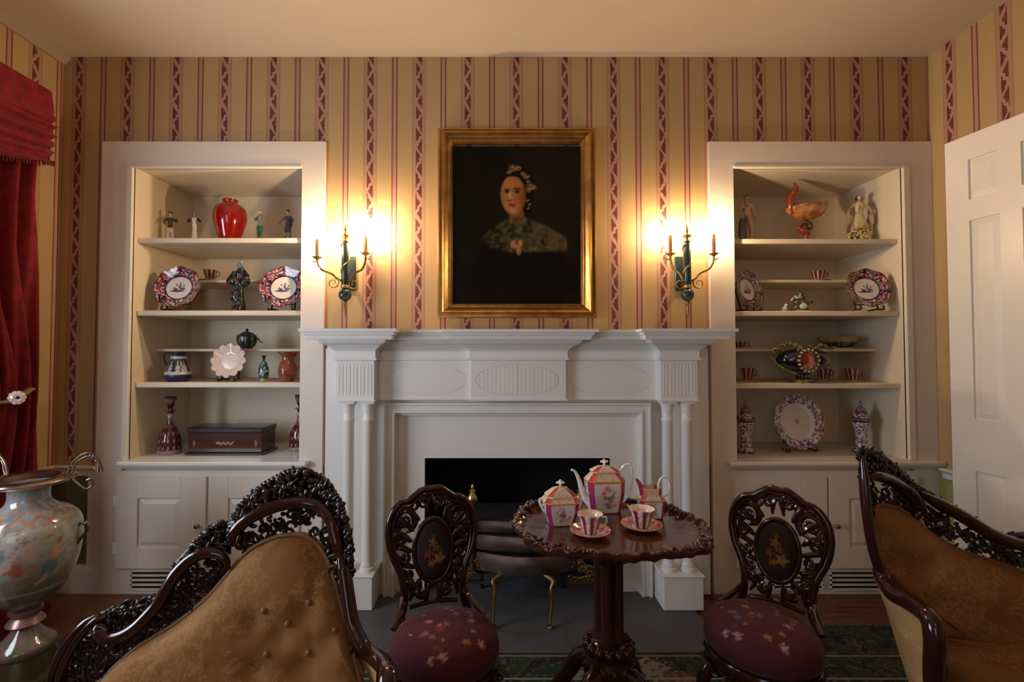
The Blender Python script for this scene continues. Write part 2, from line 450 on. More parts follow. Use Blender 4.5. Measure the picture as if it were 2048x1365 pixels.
# ================================================================== BUILT-IN BOOKCASES
SH = {}
def bookcase(B, side, label):
    o0, o1, a0, a1, b0, b1 = (B[k] for k in ('o0', 'o1', 'a0', 'a1', 'b0', 'b1'))
    r = thing('built_in_bookcase', label, 'bookcase', ((o0 + o1) / 2, D, 0))
    # casing: flat boards round the opening
    c = MB()
    c.box(o0, a0, YC, D + .02, 0, ZTOP); c.box(a1, o1, YC, D + .02, 0, ZTOP)
    c.box(a0, a1, YC, D + .02, ZOPEN, ZTOP)
    part('casing', c, cream, r, smooth=False)
    bd = MB(); bw = .006
    bd.bevbox(a0 - .002, b0, YC - .006, YC + .02, ZCNT, ZOPEN, .003) if side < 0 else bd.bevbox(b1, a1 + .002, YC - .006, YC + .02, ZCNT, ZOPEN, .003)
    bd.bevbox(a0, a1, YC - .005, YC + .012, ZOPEN - .01, ZOPEN + .006, .003)
    part('opening_bead', bd, mat('bead_paint', (.78, .70, .56), .35), r, smooth=False)
    # carcass
    c = MB(); t = .015
    c.box(b0 - t, b0, D - .01, YBK, ZCNT - .03, ZOPEN); c.box(b1, b1 + t, D - .01, YBK, ZCNT - .03, ZOPEN)
    c.box(b0 - t, b1 + t, YBK, YBK + t, ZCNT - .03, ZOPEN + t); c.box(b0 - t, b1 + t, D - .01, YBK, ZOPEN, ZOPEN + t)
    part('carcass', c, inner, r, smooth=False)
    # cupboard box below
    c = MB(); c.box(b0 - t, b1 + t, D - .01, YBK, .02, ZCNT - .03); part('cupboard', c, cream, r, smooth=False)
    # shelves
    ys = 2.615
    tops = [Z(476 + (2 if side > 0 else 0), ys), Z(621.5 + (1 if side > 0 else 0), ys), Z(765.5 + (2 if side > 0 else 0), ys)]
    for k, zt in enumerate(tops):
        s = MB(); s.bevbox(b0, b1, ys, YBK, zt - .028, zt, .004); part('shelf', s, inner, r, smooth=False)
        SH[side, k] = zt
    SH[side, 3] = ZCNT
    yb = D + .18
    for k, py in enumerate((560, 698)):
        zt = Z(py, yb); s = MB(); s.bevbox(b0, b1, yb, YBK, zt - .016, zt, .003); part('riser_shelf', s, inner, r, smooth=False)
        SH[side, 4 + k] = zt
    # counter with a moulded edge
    e0 = X(232, 925, 2.53) if side < 0 else X(1463, 925, 2.53); e1 = X(612, 925, 2.53) if side < 0 else XR - .004
    c = MB(); c.bevbox(e0, e1, 2.525, D, ZCNT - .022, ZCNT, .005)
    c.prism([(0, -.022), (.035, -.022), (.033, -.030), (.020, -.034), (.012, -.045), (0, -.045)], e0 + .01, e1 - (.01 if side < 0 else 0), lambda a, b, h: Vector((h, YC - a, ZCNT + b)))
    c.box(b0 - .001, b1 + .001, D - .005, YBK, ZCNT - .022, ZCNT)
    part('counter', c, white if side < 0 else cream, r, smooth=False)
    # frieze rail, doors, panels
    dz1, dz0 = Z(953, YC), Z(1136, YC)
    if side < 0: xs = [(X(236, 1000, YC), X(415, 1000, YC)), (X(420, 1000, YC), X(600, 1000, YC))]
    else: xs = [(X(1470, 1000, YC), X(1651, 1000, YC)), (X(1655, 1000, YC), X(1832, 1000, YC))]
    c = MB(); c.box(xs[0][0] - .01, xs[1][1] + .01, YC + .0005, YC + .01, dz0 - .18, dz1 + .03); part('face_frame', c, cream, r, smooth=False)
    for k, (d0, d1) in enumerate(xs):
        dr = MB(); yf = YC - .016
        f0 = d0 + .115; f1 = d1 - .135 if k == 0 else d1 - .115
        if k == 1: f0 = d0 + .105
        p0, p1 = Z(1094, YC), Z(996, YC)
        dr.bevbox(d0, f0, yf, YC, dz0, dz1, .002); dr.bevbox(f1, d1, yf, YC, dz0, dz1, .002)
        dr.bevbox(f0, f1, yf, YC, dz0, p0, .002); dr.bevbox(f0, f1, yf, YC, p1, dz1, .002)
        dr.box(f0, f1, YC - .004, YC, p0, p1)
        # raised field
        i = .030
        A = [(f0 + .004, p0 + .004), (f1 - .004, p0 + .004), (f1 - .004, p1 - .004), (f0 + .004, p1 - .004)]
        Bq = [(f0 + i, p0 + i), (f1 - i, p0 + i), (f1 - i, p1 - i), (f0 + i, p1 - i)]
        dr.add([Vector((x, YC - .004, z)) for x, z in A] + [Vector((x, YC - .014, z)) for x, z in Bq],
               [(0, 1, 5, 4), (1, 2, 6, 5), (2, 3, 7, 6), (3, 0, 4, 7), (4, 5, 6, 7)])
        door = part('cupboard_door', dr, cream, r, smooth=False)
        kx = d1 - .035 if k == 0 else d0 + .030
        kn = MB(); Mk = Matrix.Rotation(PI / 2, 4, 'X')
        kn.lathe([(.004, 0), (.004, .012), (.011, .016), (.013, .022), (.010, .028), (.003, .031)], 14, (kx, yf, Z(1049, YC)), Mk)
        part('knob', kn, darkbrass, door, label='small brass knob')
        for hz in (Z(1000, YC), Z(1095, YC)):
            h = MB(); hx = d0 if k == 0 else d1
            h.lathe([(.005, -.028), (.005, .028)], 10, (hx, yf - .002, hz)); h.box(hx - .012, hx + .012, yf - .0015, yf, hz - .026, hz + .026)
            part('hinge', h, white, door)
    # vent grilles
    gx = [(266, 361), (379, 474)] if side < 0 else [(1546, 1642), (1661, 1757)]
    for (g0, g1) in gx:
        x0, x1 = X(g0, 1160, YC), X(g1, 1160, YC); z1, z0 = Z(1141, YC), Z(1178, YC)
        g = MB(); g.box(x0, x1, YC - .003, YC, z0, z1); gr = part('vent_grille', g, soot_and_slot_shade, r, smooth=False)  # flat black board painted as the shade inside the vent slots
        s = MB(); n = 4
        for k in range(n + 1):
            zz = z0 + (z1 - z0) * k / n; s.box(x0 - .006, x1 + .006, YC - .012, YC - .003, zz - .0045, zz + .0045)
        s.box(x0 - .006, x0, YC - .012, YC - .003, z0, z1); s.box(x1, x1 + .006, YC - .012, YC - .003, z0, z1)
        part('slats', s, cream, gr, smooth=False)
    return r
bookcase(LB, -1, 'cream built-in bookcase left of the fireplace, holding the red vase and the music box')
bookcase(RB, 1, 'cream built-in bookcase right of the fireplace, beside the open panelled door')

# ================================================================== MANTEL
MC = X(1034, 900, 2.5)
mant = thing('fireplace_mantel', 'white carved fireplace mantel with twin columns and oval panels', 'mantel', (MC, D, 0))
yB, yF, yT, yP = 2.405, 2.490, 2.455, 2.545      # block, frieze, tablet, back panel
bx0, bx1 = X(673, 760, yB), X(748, 760, yB); bx2, bx3 = X(1322, 760, yB), X(1395, 760, yB)
tx0, tx1 = X(942, 760, yT), X(1132, 760, yT)
YM = YC - .0006
path = [(bx0, YM), (bx0, yB), (bx1, yB), (bx1, yF), (tx0, yF), (tx0, yT), (tx1, yT), (tx1, yF), (bx2, yF), (bx2, yB), (bx3, yB), (bx3, YM)]
def offset(path, o):
    nrm = []
    for (ax, ay), (bx, by) in zip(path, path[1:]):
        l = math.hypot(bx - ax, by - ay); nrm.append(((by - ay) / l, -(bx - ax) / l))
    out = []
    for i, (x, y) in enumerate(path):
        if i == 0: n = (nrm[0][0], 0)
        elif i == len(path) - 1: n = (nrm[-1][0], 0)
        else: n = (nrm[i - 1][0] + nrm[i][0], nrm[i - 1][1] + nrm[i][1])
        out.append((x + n[0] * o, y + n[1] * o))
    return out
z_of = lambda py, ov: Z(py, yB - ov)
levels = [(z_of(722, .0), .0), (z_of(721, .014), .014), (z_of(717, .014), .014), (z_of(716, .008), .008), (z_of(703, .008), .008),
          (z_of(700, .014), .014), (z_of(697, .022), .022), (z_of(691, .040), .040), (z_of(687, .062), .062),
          (z_of(684, .070), .070), (z_of(680, .072), .072), (z_of(679.5, .108), .108), (z_of(675, .112), .112), (z_of(671, .114), .114), (z_of(670, .122), .122),
          (z_of(665, .126), .126), (z_of(664, .138), .138), (z_of(657.5, .140), .140)]
# the mantelshelf's corners must fit: clip the returns so neighbouring breaks never cross
c = MB(); ring = [[Vector((x, y, z)) for x, y in offset(path, o)] for z, o in levels]
n = len(path); vs = [p for r_ in ring for p in r_]
fs = [(k * n + i, k * n + i + 1, (k + 1) * n + i + 1, (k + 1) * n + i) for k in range(len(levels) - 1) for i in range(n - 1)]
fs.append(tuple((len(levels) - 1) * n + i for i in range(n)))
c.add(vs, fs); part('cornice_shelf', c, white, mant, smooth=False)
zf1, zf0 = levels[0][0], Z(802, yB)
c = MB(); c.prism(path, zf0, zf1 + .002, lambda a, b, h: Vector((a, b, h))); part('frieze', c, white, mant, smooth=False)
bead = MB(); 
for (z, o, h) in ((zf0, .007, .008),):
    p2 = offset(path, o); bead.prism(p2, z - .004, z + .004, lambda a, b, h_: Vector((a, b, h_)))
part('frieze_bead', bead, white, mant, smooth=False)
def ellipse_ring(mb, cx, cz, rx, rz, y, r, n=48):
    mb.tube([(cx + rx * math.cos(2 * PI * i / n), y, cz + rz * math.sin(2 * PI * i / n)) for i in range(n)], r, 6, closed=True)
def ell_pts(cx, cz, rx, rz, y, a0, a1, n=40): return [(cx + rx * math.cos(a0 + (a1 - a0) * i / n), y, cz + rz * math.sin(a0 + (a1 - a0) * i / n)) for i in range(n + 1)]
for k, (px, yy, w) in enumerate(((1033, yT, 83), (852, yF, 80), (1220, yF, 82))):
    o = MB(); cx = X(px, 760, yy); cz = Z(760, yy); rx = w * yy / FPX; rz = 31.5 * yy / FPX
    ellipse_ring(o, cx, cz, rx, rz, yy, .0022)
    o.add([Vector((cx, yy - .0015, cz))] + [Vector((cx + rx * .97 * math.cos(2 * PI * i / 48), yy - .001, cz + rz * .95 * math.sin(2 * PI * i / 48))) for i in range(48)],
          [(0, 1 + i, 1 + (i + 1) % 48) for i in range(48)])
    if k == 0:
        for q in range(-9, 10):
            xx = q / 10 * rx; hz = rz * .93 * math.sqrt(max(0, 1 - (q / 10) ** 2))
            o.tube([(cx + xx, yy - .001, cz - hz), (cx + xx, yy - .001, cz + hz)], .0014 if q else .0028, 5)
    part('oval_panel', o, white, mant)
for (x0, x1) in ((bx0, bx1), (bx2, bx3)):
    for k in range(5):
        xc = x0 + (x1 - x0) * (k + .62) / 5.25; w = .0095; za, zb = Z(791, yB), Z(729, yB)
        pts = [(xc + w * math.cos(a), yB, zb - w + w * math.sin(a)) for a in [PI * i / 8 for i in range(9)]] + \
              [(xc + w * math.cos(a), yB, za + w + w * math.sin(a)) for a in [PI + PI * i / 8 for i in range(9)]]
        fl = MB(); fl.tube(pts, .0022, 6, closed=True); fl.box(xc - w * .55, xc + w * .55, yB - .001, yB, za + w, zb - w)
        part('flute', fl, white, mant)
# back panel round the architrave
px0, px1 = X(650, 900, yP), X(1418, 900, yP); aL, aR, aT = X(768, 900, 2.515), X(1303, 900, 2.515), Z(806, 2.515)
sL, sR, sT = X(791, 900, 2.515), X(1281, 900, 2.515), Z(833, 2.515)
c = MB(); c.box(px0, sL, yP, D, .012, zf0 + .03); c.box(sR, px1, yP, D, .012, zf0 + .03); c.box(sL, sR, yP, D, sT, zf0 + .03)
c.box(px0, bx0 + .002, yP, D, zf0 + .03, levels[6][0]); c.box(bx3 - .002, px1, yP, D, zf0 + .03, levels[6][0])
c.box(px0 + .001, px1 - .001, YM - .004, D, levels[0][0], levels[-1][0] - .001)
part('back_panel', c, white, mant, smooth=False)
c = MB()
for d0, d1, yy in ((0, .014, 2.508), (.014, .042, 2.520), (.042, .055, 2.512)):
    a_, b_ = d0, d1
    c.bevbox(aL + a_, aL + b_, yy, yP + .002, .012, aT - b_, .002); c.bevbox(aR - b_, aR - a_, yy, yP + .002, .012, aT - b_, .002)
    c.bevbox(aL + a_, aR - a_, yy, yP + .002, aT - b_, aT - a_, .002)
part('architrave', c, white, mant, smooth=False)
ySl = D - .018
c = MB(); wall_cells(c, sL - .002, sR + .002, .012, sT + .002, [(FB['x0'], FB['x1'], 0, FB['z'])], lambda m, a, b, c_, d: m.box(a, b, ySl, D + .002, c_, d))
part('slip_panel', c, white, mant, smooth=False)
# columns on plinths
cols = ((697, 736), (1335, 1373)); r0 = .029
for k, pr in enumerate(cols):
    q0, q1 = (X(677, 1180, 2.41), X(747, 1180, 2.41)) if k == 0 else (X(1331, 1180, 2.38), X(1391, 1180, 2.38))
    q0, q1 = (bx0 - .012, bx1 + .004) if k == 0 else (bx2 - .004, bx3 + .012)
    pl = MB(); yq = 2.385; zt = Z(1152, yq)
    pl.bevbox(q0, q1, yq, yP, .012, zt - .012, .004); pl.bevbox(q0 - .006, q1 + .006, yq - .006, yP, zt - .012, zt, .004)
    part('plinth', pl, white, mant, smooth=False)
    for px in pr:
        yc = 2.445; xc = X(px, 900, yc)
        zc = zf0 - .004; cl = MB()
        cl.box(xc - .036, xc + .036, yc - .036, yc + .036, zc - .012, zc)
        cl.lathe([(r0 * 1.25, zt), (r0 * 1.32, zt + .008), (r0 * 1.28, zt + .018), (r0 * 1.05, zt + .022), (r0 * 1.10, zt + .028), (r0 * 1.15, zt + .034), (r0 * 1.0, zt + .042),
                  (r0 * .97, zt + .05), (r0 * .93, zc - .105), (r0 * 1.03, zc - .100), (r0 * 1.04, zc - .092), (r0 * .93, zc - .088), (r0 * .93, zc - .05), (r0 * 1.0, zc - .046), (r0 * .98, zc - .04),
                  (r0 * 1.05, zc - .03), (r0 * 1.25, zc - .018), (r0 * 1.28, zc - .012)], 28, (xc, yc, 0))
        part('column', cl, white, mant, smooth=50)
# firebox
c = MB(); yb = D + .48; x0, x1, z1 = FB['x0'], FB['x1'], FB['z']
c.box(x0 - .1, x0, D + .005, yb, .013, z1 + .1); c.box(x1, x1 + .1, D + .005, yb, .013, z1 + .1); c.box(x0 - .1, x1 + .1, yb, yb + .05, .013, z1 + .1); c.box(x0, x1, D + .005, yb, z1, z1 + .1)
struct('wall_firebox', c, soot_and_slot_shade)
c = MB(); c.bevbox(-.77, .995, 2.068, D + .001, 0, .012, .004); c.box(x0 - .1, x1 + .1, D + .001, yb, 0, .012)
single('hearth', c, slate, 'dark grey slate hearth slab in front of the fireplace', 'hearth', smooth=False)
# ================================================================== DOOR (a leaf standing open against the right wall)
h0 = at(1889, 289, 2.30)
dth = .139; DW = .93; dirv = Vector((dth, -1, 0)).normalized(); nrmv = Vector((-1, -dth, 0)).normalized()
def dpt(t, o, z): return Vector((h0.x, h0.y, 0)) + dirv * t + nrmv * o + Vector((0, 0, z))
ztop = h0.z
c = MB()
def dbox(mb, t0, t1, o0, o1, z0, z1):
    mb.add([dpt(t, o, z) for t in (t0, t1) for o in (o0, o1) for z in (z0, z1)], [(0, 1, 3, 2), (4, 6, 7, 5), (0, 4, 5, 1), (2, 3, 7, 6), (0, 2, 6, 4), (1, 5, 7, 3)])
zz = lambda py: at(1935, py, 2.19).z
rows = [(zz(398), zz(318)), (zz(840), zz(440)), (.25, zz(944))]
colsd = [(.098, .218), (.298, .418), (.50, .62), (.70, .82)]
ts = [0] + [v for cc in colsd for v in cc] + [DW]
for k in range(0, len(ts), 2): dbox(c, ts[k], ts[k + 1], -.036, 0, .01, ztop)
zs = [.01, rows[2][0], rows[2][1], rows[1][0], rows[1][1], rows[0][0], rows[0][1], ztop]
for k in range(0, len(zs), 2):
    for a, b in colsd: dbox(c, a, b, -.036, 0, zs[k], zs[k + 1])
for a, b in colsd:
    for z0, z1 in rows:
        dbox(c, a, b, -.028, -.010, z0, z1)
        i, j = .004, .030
        A = [(a + i, z0 + i), (b - i, z0 + i), (b - i, z1 - i), (a + i, z1 - i)]; Bq = [(a + j, z0 + j), (b - j, z0 + j), (b - j, z1 - j), (a + j, z1 - j)]
        c.add([dpt(x, -.0095, z) for x, z in A] + [dpt(x, -.003, z) for x, z in Bq], [(0, 1, 5, 4), (1, 2, 6, 5), (2, 3, 7, 6), (3, 0, 4, 7), (4, 5, 6, 7)])
dr = struct('door_1', c, mat('door_paint', (.80, .76, .68), .35))

# ================================================================== PORTRAIT
def n3(x, y, z=0): return noise.noise(Vector((x, y, z)))
def mixt(a, b, t): t = min(max(t, 0), 1); return tuple(p + (q - p) * t for p, q in zip(a, b))
def ell(x, y, cx, cy, rx, ry, soft=.15, rot=0):
    dx, dy = x - cx, y - cy
    if rot: dx, dy = dx * math.cos(rot) + dy * math.sin(rot), -dx * math.sin(rot) + dy * math.cos(rot)
    d = math.hypot(dx / rx, dy / ry)
    return min(max((1 - d) / soft + .5, 0), 1)
def paint_portrait(px, py):
    """an oil painting of a lady in a lace shawl; px, py in the photograph's pixels"""
    g = n3(px * .02, py * .02)
    c = mixt(srgb(22, 18, 10), srgb(40, 30, 16), ell(px, py, 1110, 400, 90, 150, .9) * .8 + g * .4)
    c = mixt(c, srgb(48, 22, 10), ell(px, py, 1040, 590, 90, 30, .9) * .5)
    # shoulders and dark dress
    c = mixt(c, srgb(12, 11, 8), max(ell(px, py, 1040, 560, 110, 80, .3), 0) * .8)
    # lace shawl
    top = 427 + abs(px - 1035) ** 1.55 * (.036 if px > 1035 else .055)
    low = 505 - max(0, (px - 1080)) * .10 - max(0, 1010 - px) * .35
    if px > 1095: low = 503 - (px - 1095) * .05
    ins = min(max((py - top) / 5, 0), 1) * min(max((low - py) / 7, 0), 1) * min(max((1137 - px) / 4, 0), 1) * min(max((px - 952) / 40, 0), 1)
    fold = math.sin((px - 1034) * .16 + (py - 440) * .05 * (1 if px > 1034 else -1))
    lace = mixt(srgb(34, 31, 16), srgb(104, 92, 54), .38 + fold * .16 + n3(px * .11, py * .11, 3) * .7 + n3(px * .45, py * .45, 5) * .35 + (px - 1040) * .0032)
    if px > 1098: lace = mixt(lace, srgb(104, 78, 54), .45)
    c = mixt(c, lace, ins * .9)
    # neck
    c = mixt(c, srgb(118, 78, 46), ell(px, py, 1034, 424, 15, 20, .4))
    c = mixt(c, lace, ell(px, py, 1040, 440, 19, 8, .5) * .8)
    # bow and brooch
    for (bx, by, rx, ry, q) in ((1028, 486, 6, 8, 1), (1041, 484, 5, 7, 1), (1038, 497, 5, 10, .8), (1033, 490, 3, 4, 1)):
        c = mixt(c, srgb(165, 115, 82), ell(px, py, bx, by, rx, ry, .6) * q)
    c = mixt(c, srgb(120, 40, 22), ell(px, py, 1034, 483, 3, 4, .5) * .8)
    # hair
    c = mixt(c, srgb(20, 12, 7), ell(px, py, 1036, 366, 32, 38, .2))
    c = mixt(c, srgb(22, 14, 8), ell(px, py, 1056, 395, 13, 34, .3))
    # face
    f = ell(px, py, 1027, 387, 25, 39, .16, -.06)
    side = (px - 1020) / 30
    skin = mixt(srgb(140, 82, 42), srgb(196, 132, 80), .55 - side * .35 + n3(px * .1, py * .1) * .12)
    if py < 352: f *= max(0, 1 - (352 - py) / 5)
    skin = mixt(skin, srgb(176, 84, 48), ell(px, py, 1038, 396, 9, 8, .8) * .6)
    skin = mixt(skin, srgb(90, 46, 22), ell(px, py, 1047, 400, 7, 28, .9) * .45)
    skin = mixt(skin, srgb(70, 36, 18), min(max((1016 - px) / 14, 0), 1) * .45 + min(max((px - 1044) / 12, 0), 1) * .35)
    c = mixt(c, skin, f)
    for ex, w in ((1015, 7), (1035, 9)):                      # brows, eyes
        c = mixt(c, srgb(52, 26, 12), ell(px, py, ex, 373 + (1 if ex > 1020 else 3), w, 2.2, .6) * .85)
        c = mixt(c, srgb(70, 36, 20), ell(px, py, ex, 380, w * .8, 4, .7) * .7)
        c = mixt(c, srgb(20, 10, 6), ell(px, py, ex, 380.5, 2.6, 2.2, .5))
    c = mixt(c, srgb(216, 160, 104), ell(px, py, 1021, 389, 3, 10, .8) * .6)
    c = mixt(c, srgb(96, 44, 22), ell(px, py, 1020, 397.5, 5.5, 2, .7) * .8)
    c = mixt(c, srgb(140, 52, 34), ell(px, py, 1025, 407, 8, 2.8, .5) * .9)
    c = mixt(c, srgb(60, 24, 12), ell(px, py, 1025, 407, 7, .9, .5) * .7)
    c = mixt(c, srgb(206, 146, 94), ell(px, py, 1028, 418, 6, 4, .8) * .5)
    # flowers in the hair
    for (bx, by, r) in ((1027, 333, 8), (1037, 332, 6), (1019, 341, 4), (1047, 344, 5), (1054, 350, 6), (1058, 360, 4), (1062, 370, 8), (1068, 372, 5), (1058, 377, 5), (1056, 398, 3), (1060, 406, 3), (1057, 414, 3)):
        c = mixt(c, srgb(160, 122, 80), ell(px, py, bx + 3 * n3(py * .4, bx), by + 3 * n3(px * .4, by), r, r * .75, .9) * (.6 + 1.1 * n3(px * .35, py * .35)))
    w = n3(px * .5, py * .5, 9) * .012
    return tuple(max(0, q * (1 + w * 8)) for q in c)
pf = thing('framed_portrait', 'gilt framed dark oil portrait of a lady in lace above the mantel', 'painting', (X(1033, 440, D), D, Z(635, D)))
fy = D - .055
FX = [X(p_, 440, fy) for p_ in (875, 905, 1161, 1193)]; FZ = [Z(p_, fy) for p_ in (635, 607, 288, 253)]
gold = mat('gilt_frame', (.50, .30, .10), .34, metal=1, vary=(14, (.34, .18, .06)), bump=(50, .15, .002))
prof = [(0, 0), (0, -.034), (.004, -.040), (.012, -.042), (.016, -.036), (.020, -.036), (.026, -.052), (.034, -.056), (.042, -.050), (.050, -.036), (.058, -.030), (.064, -.032), (.068, -.026), (.072, -.024), (.080, -.010), (.080, 0)]
sw = (FX[1] - FX[0]) / .080
outer = [(FX[0], FZ[0]), (FX[3], FZ[0]), (FX[3], FZ[3]), (FX[0], FZ[3])]
dirs = [(1, 1), (-1, 1), (-1, -1), (1, -1)]
c = MB(); vs = []
for (d, y) in prof:
    for (x, z), (sx, sz) in zip(outer, dirs): vs.append(Vector((x + sx * d * sw, D - .004 + y, z + sz * d * sw)))
fs = [(k * 4 + i, k * 4 + (i + 1) % 4, (k + 1) * 4 + (i + 1) % 4, (k + 1) * 4 + i) for k in range(len(prof) - 1) for i in range(4)]
c.add(vs, fs); part('frame', c, gold, pf, smooth=28)
c = MB()
c.surf(230, 280, lambda u, v: Vector((FX[1] - .004 + (FX[2] - FX[1] + .008) * u, D - .016, FZ[1] - .004 + (FZ[2] - FZ[1] + .008) * v)),
       col=lambda u, v: paint_portrait(905 + 256 * u, 607 - 319 * v))
part('canvas', c, painted('oil_paint', .55, coat=.0, spec=.08, bump=(120, .08, .002)), pf, label='dark oil painting of a lady with white flowers in her hair')

# ================================================================== SCONCES
green = mat('dark_green_enamel', (.012, .030, .028), .3, coat=.5)
candlem = mat('candle_sleeve', (.62, .30, .14), .5)
bulbm = mat('candle_bulb', (1, .9, .7), .3, emis=(1.0, .70, .41), es=SCONCE_POWER)
bulbb = mat('candle_bulb_bright', (1, .9, .7), .3, emis=(1.0, .72, .44), es=SCONCE_POWER * 2.2)
def tw(mb, x, y, z0, z1, r, rr, turns, n=60):
    mb.tube([(x + r * math.cos(2 * PI * turns * i / n), y + r * math.sin(2 * PI * turns * i / n), z0 + (z1 - z0) * i / n) for i in range(n + 1)], rr, 7)
def sconce(px, label, mirror, arms):
    ys = D - .105; S = ys / FPX
    o = at(px, 590, ys); r = thing('candle_sconce', label, 'wall lamp', (o.x, D, o.z), 0, 'brass and green candle sconces beside the portrait')
    z = lambda py: Z(py, ys)
    b = MB(); bz0, bz1 = z(578), z(506); bx = o.x
    b.bevbox(bx - .028, bx + .028, D - .016, D, bz0, bz1, .004); b.lathe([(.009, 0), (.009, ys * 0 + .10)], 10, (bx, D, z(560)), Matrix.Rotation(PI / 2, 4, 'X'))
    part('backplate', b, green, r)
    c = MB(); zb, zt_ = z(572), z(489)
    c.lathe([(.012, zb - .014), (.020, zb), (.0205, zt_), (.014, zt_ + .008)], 20, (bx, ys, 0)); part('shaft', c, green, r)
    g = MB(); tw(g, bx, ys, zb, zt_, .0205, .0045, 1.6)
    g.lathe([(.021, zb - .012), (.024, zb - .008), (.024, zb - .002), (.021, zb + .002)], 18, (bx, ys, 0)); part('gilt_band', g, brass, r)
    c = MB(); c.ball((bx, ys, z(590)), .034, n=24, m=16); part('ball', c, green, r)
    c = MB(); c.lathe([(.001, z(636)), (.005, z(628)), (.008, z(615)), (.006, z(611)), (.011, z(608)), (.012, z(604)), (.006, z(602))], 14, (bx, ys, 0)); part('drop_finial', c, darkbrass, r)
    c = MB(); c.lathe([(.014, z(488)), (.020, z(484)), (.012, z(480)), (.010, z(477)), (.026, z(474)), (.028, z(472)), (.010, z(470)), (.006, z(466)), (.010, z(463)), (.006, z(459)), (.002, z(450))], 18, (bx, ys, 0)); part('top_finial', c, brass, r)
    for (cx, cpan, ctop, ya) in arms:
        ax = X(cx, 540, ya); za = z(563)
        A = MB(); sx = 1 if ax > bx else -1; dx = abs(ax - bx); dz = Z(cpan, ya) - za
        P = [(bx + sx * .015, ys, za), (bx + sx * dx * .30, ys * .7 + ya * .3, za + dz * .10), (bx + sx * dx * .48, (ys + ya) / 2, za + dz * .30), (bx + sx * dx * .80, ya, za + dz * .45), (bx + sx * dx * .97, ya, za + dz * .70), (ax, ya, za + dz * .97)]
        P = smoothpts(P, 8); A.tube(P, .0062, 8)
        # the curl under the arm
        C = []; c0 = Vector((bx + sx * dx * .42, (ys + ya) / 2, za - .012))
        for i in range(33):
            a = PI * .55 + i / 32 * 2 * PI * 1.35; rr = .034 * (1 - i / 42)
            C.append(c0 + Vector((sx * rr * math.cos(a), 0, rr * math.sin(a))))
        A.tube(C, [.0042 * (1 - i / 60) for i in range(33)], 6)
        A.tube(smoothpts([(ax, ya, za + dz * .9), (ax + sx * .012, ya, za + dz * .8), (ax + sx * .024, ya, za + dz * .86)], 5), .003, 6)
        arm = part('arm', A, brass, r)
        p = MB(); zp = Z(cpan, ya); p.lathe([(.006, zp - .012), (.010, zp - .006), (.022, zp), (.026, zp + .004), (.024, zp + .004), (.010, zp + .001), (.010, zp + .008), (.006, zp + .008)], 20, (ax, ya, 0)); part('drip_pan', p, brass, arm)
        zc = Z(ctop, ya); cm = MB(); cm.lathe([(.0092, zp + .002), (.0092, zc - .004), (.0075, zc), (.003, zc)], 14, (ax, ya, 0)); part('candle', cm, candlem, arm)
        bm_ = MB(); bm_.lathe([(.0045, zc), (.0085, zc + .010), (.0095, zc + .018), (.0075, zc + .030), (.0035, zc + .042), (.0008, zc + .050)], 8, (ax, ya, 0)); part('bulb', bm_, bulbb if (mirror and ax > bx) else bulbm, arm, label='lit flame-shaped candle bulb')
    return r
sconce(690, 'twin candle sconce left of the portrait, glaring brightest on the wallpaper', 1, [(634, 516, 477, D - .17), (731, 508, 470, D - .075)])
sconce(1375, 'twin candle sconce right of the portrait, near the right bookcase', 0, [(1341, 509, 469, D - .085), (1428, 509, 467, D - .12)])

# ================================================================== CURTAIN
velvet = mat('crimson_velvet', (.235, .002, .008), .8, sheen=.06, vary=(22, (.13, .001, .005)), bump=(70, .3, .004))
XC = -2.245
def yedge(px, Xw=XC): return FPX * Xw / (px - CX)
ct = thing('velvet_curtain', 'crimson velvet curtain with draped valance, tied back at the left window', 'curtain', (XC, 1.7, 0))
yfar = yedge(101, -2.170)
c = MB()
keys = [(2.55, 88), (2.2, 86), (1.75, 85), (1.30, 86), (1.02, 88), (.85, 93), (.62, 98), (.3, 108), (0.0, 128)]
def fy_(z):
    for (z0, p0), (z1, p1) in zip(keys, keys[1:]):
        if z >= z1: return yedge(p0 + (p1 - p0) * (z0 - z) / (z0 - z1), -2.22)
    return yedge(122, -2.22)
ZTIE = Z(795, 2.05)
def cur(u, v):
    z = 2.25 * (1 - v) + .005 * v
    yf = fy_(z)
    squeeze = math.exp(-((z - ZTIE) / .45) ** 2)
    yn = yf - (.75 - .28 * squeeze)
    y = yf + (yn - yf) * u
    ph = u * 2 * PI * 6.5
    amp = .040 - .012 * squeeze
    x = XC + amp * math.sin(ph + .8 * math.sin(z * 2.2)) + .012 * math.sin(ph * 2.3 + z * 3) + .012 * n3(y * 6, z * 2)
    x += .05 * math.exp(-u * 14) * -1
    return Vector((x + .02 * squeeze, y, z))
c.surf(150, 60, cur); 
o = part('drape', c, velvet, ct, smooth=True)
md = o.modifiers.new('Solidify', 'SOLIDIFY'); md.thickness = .004
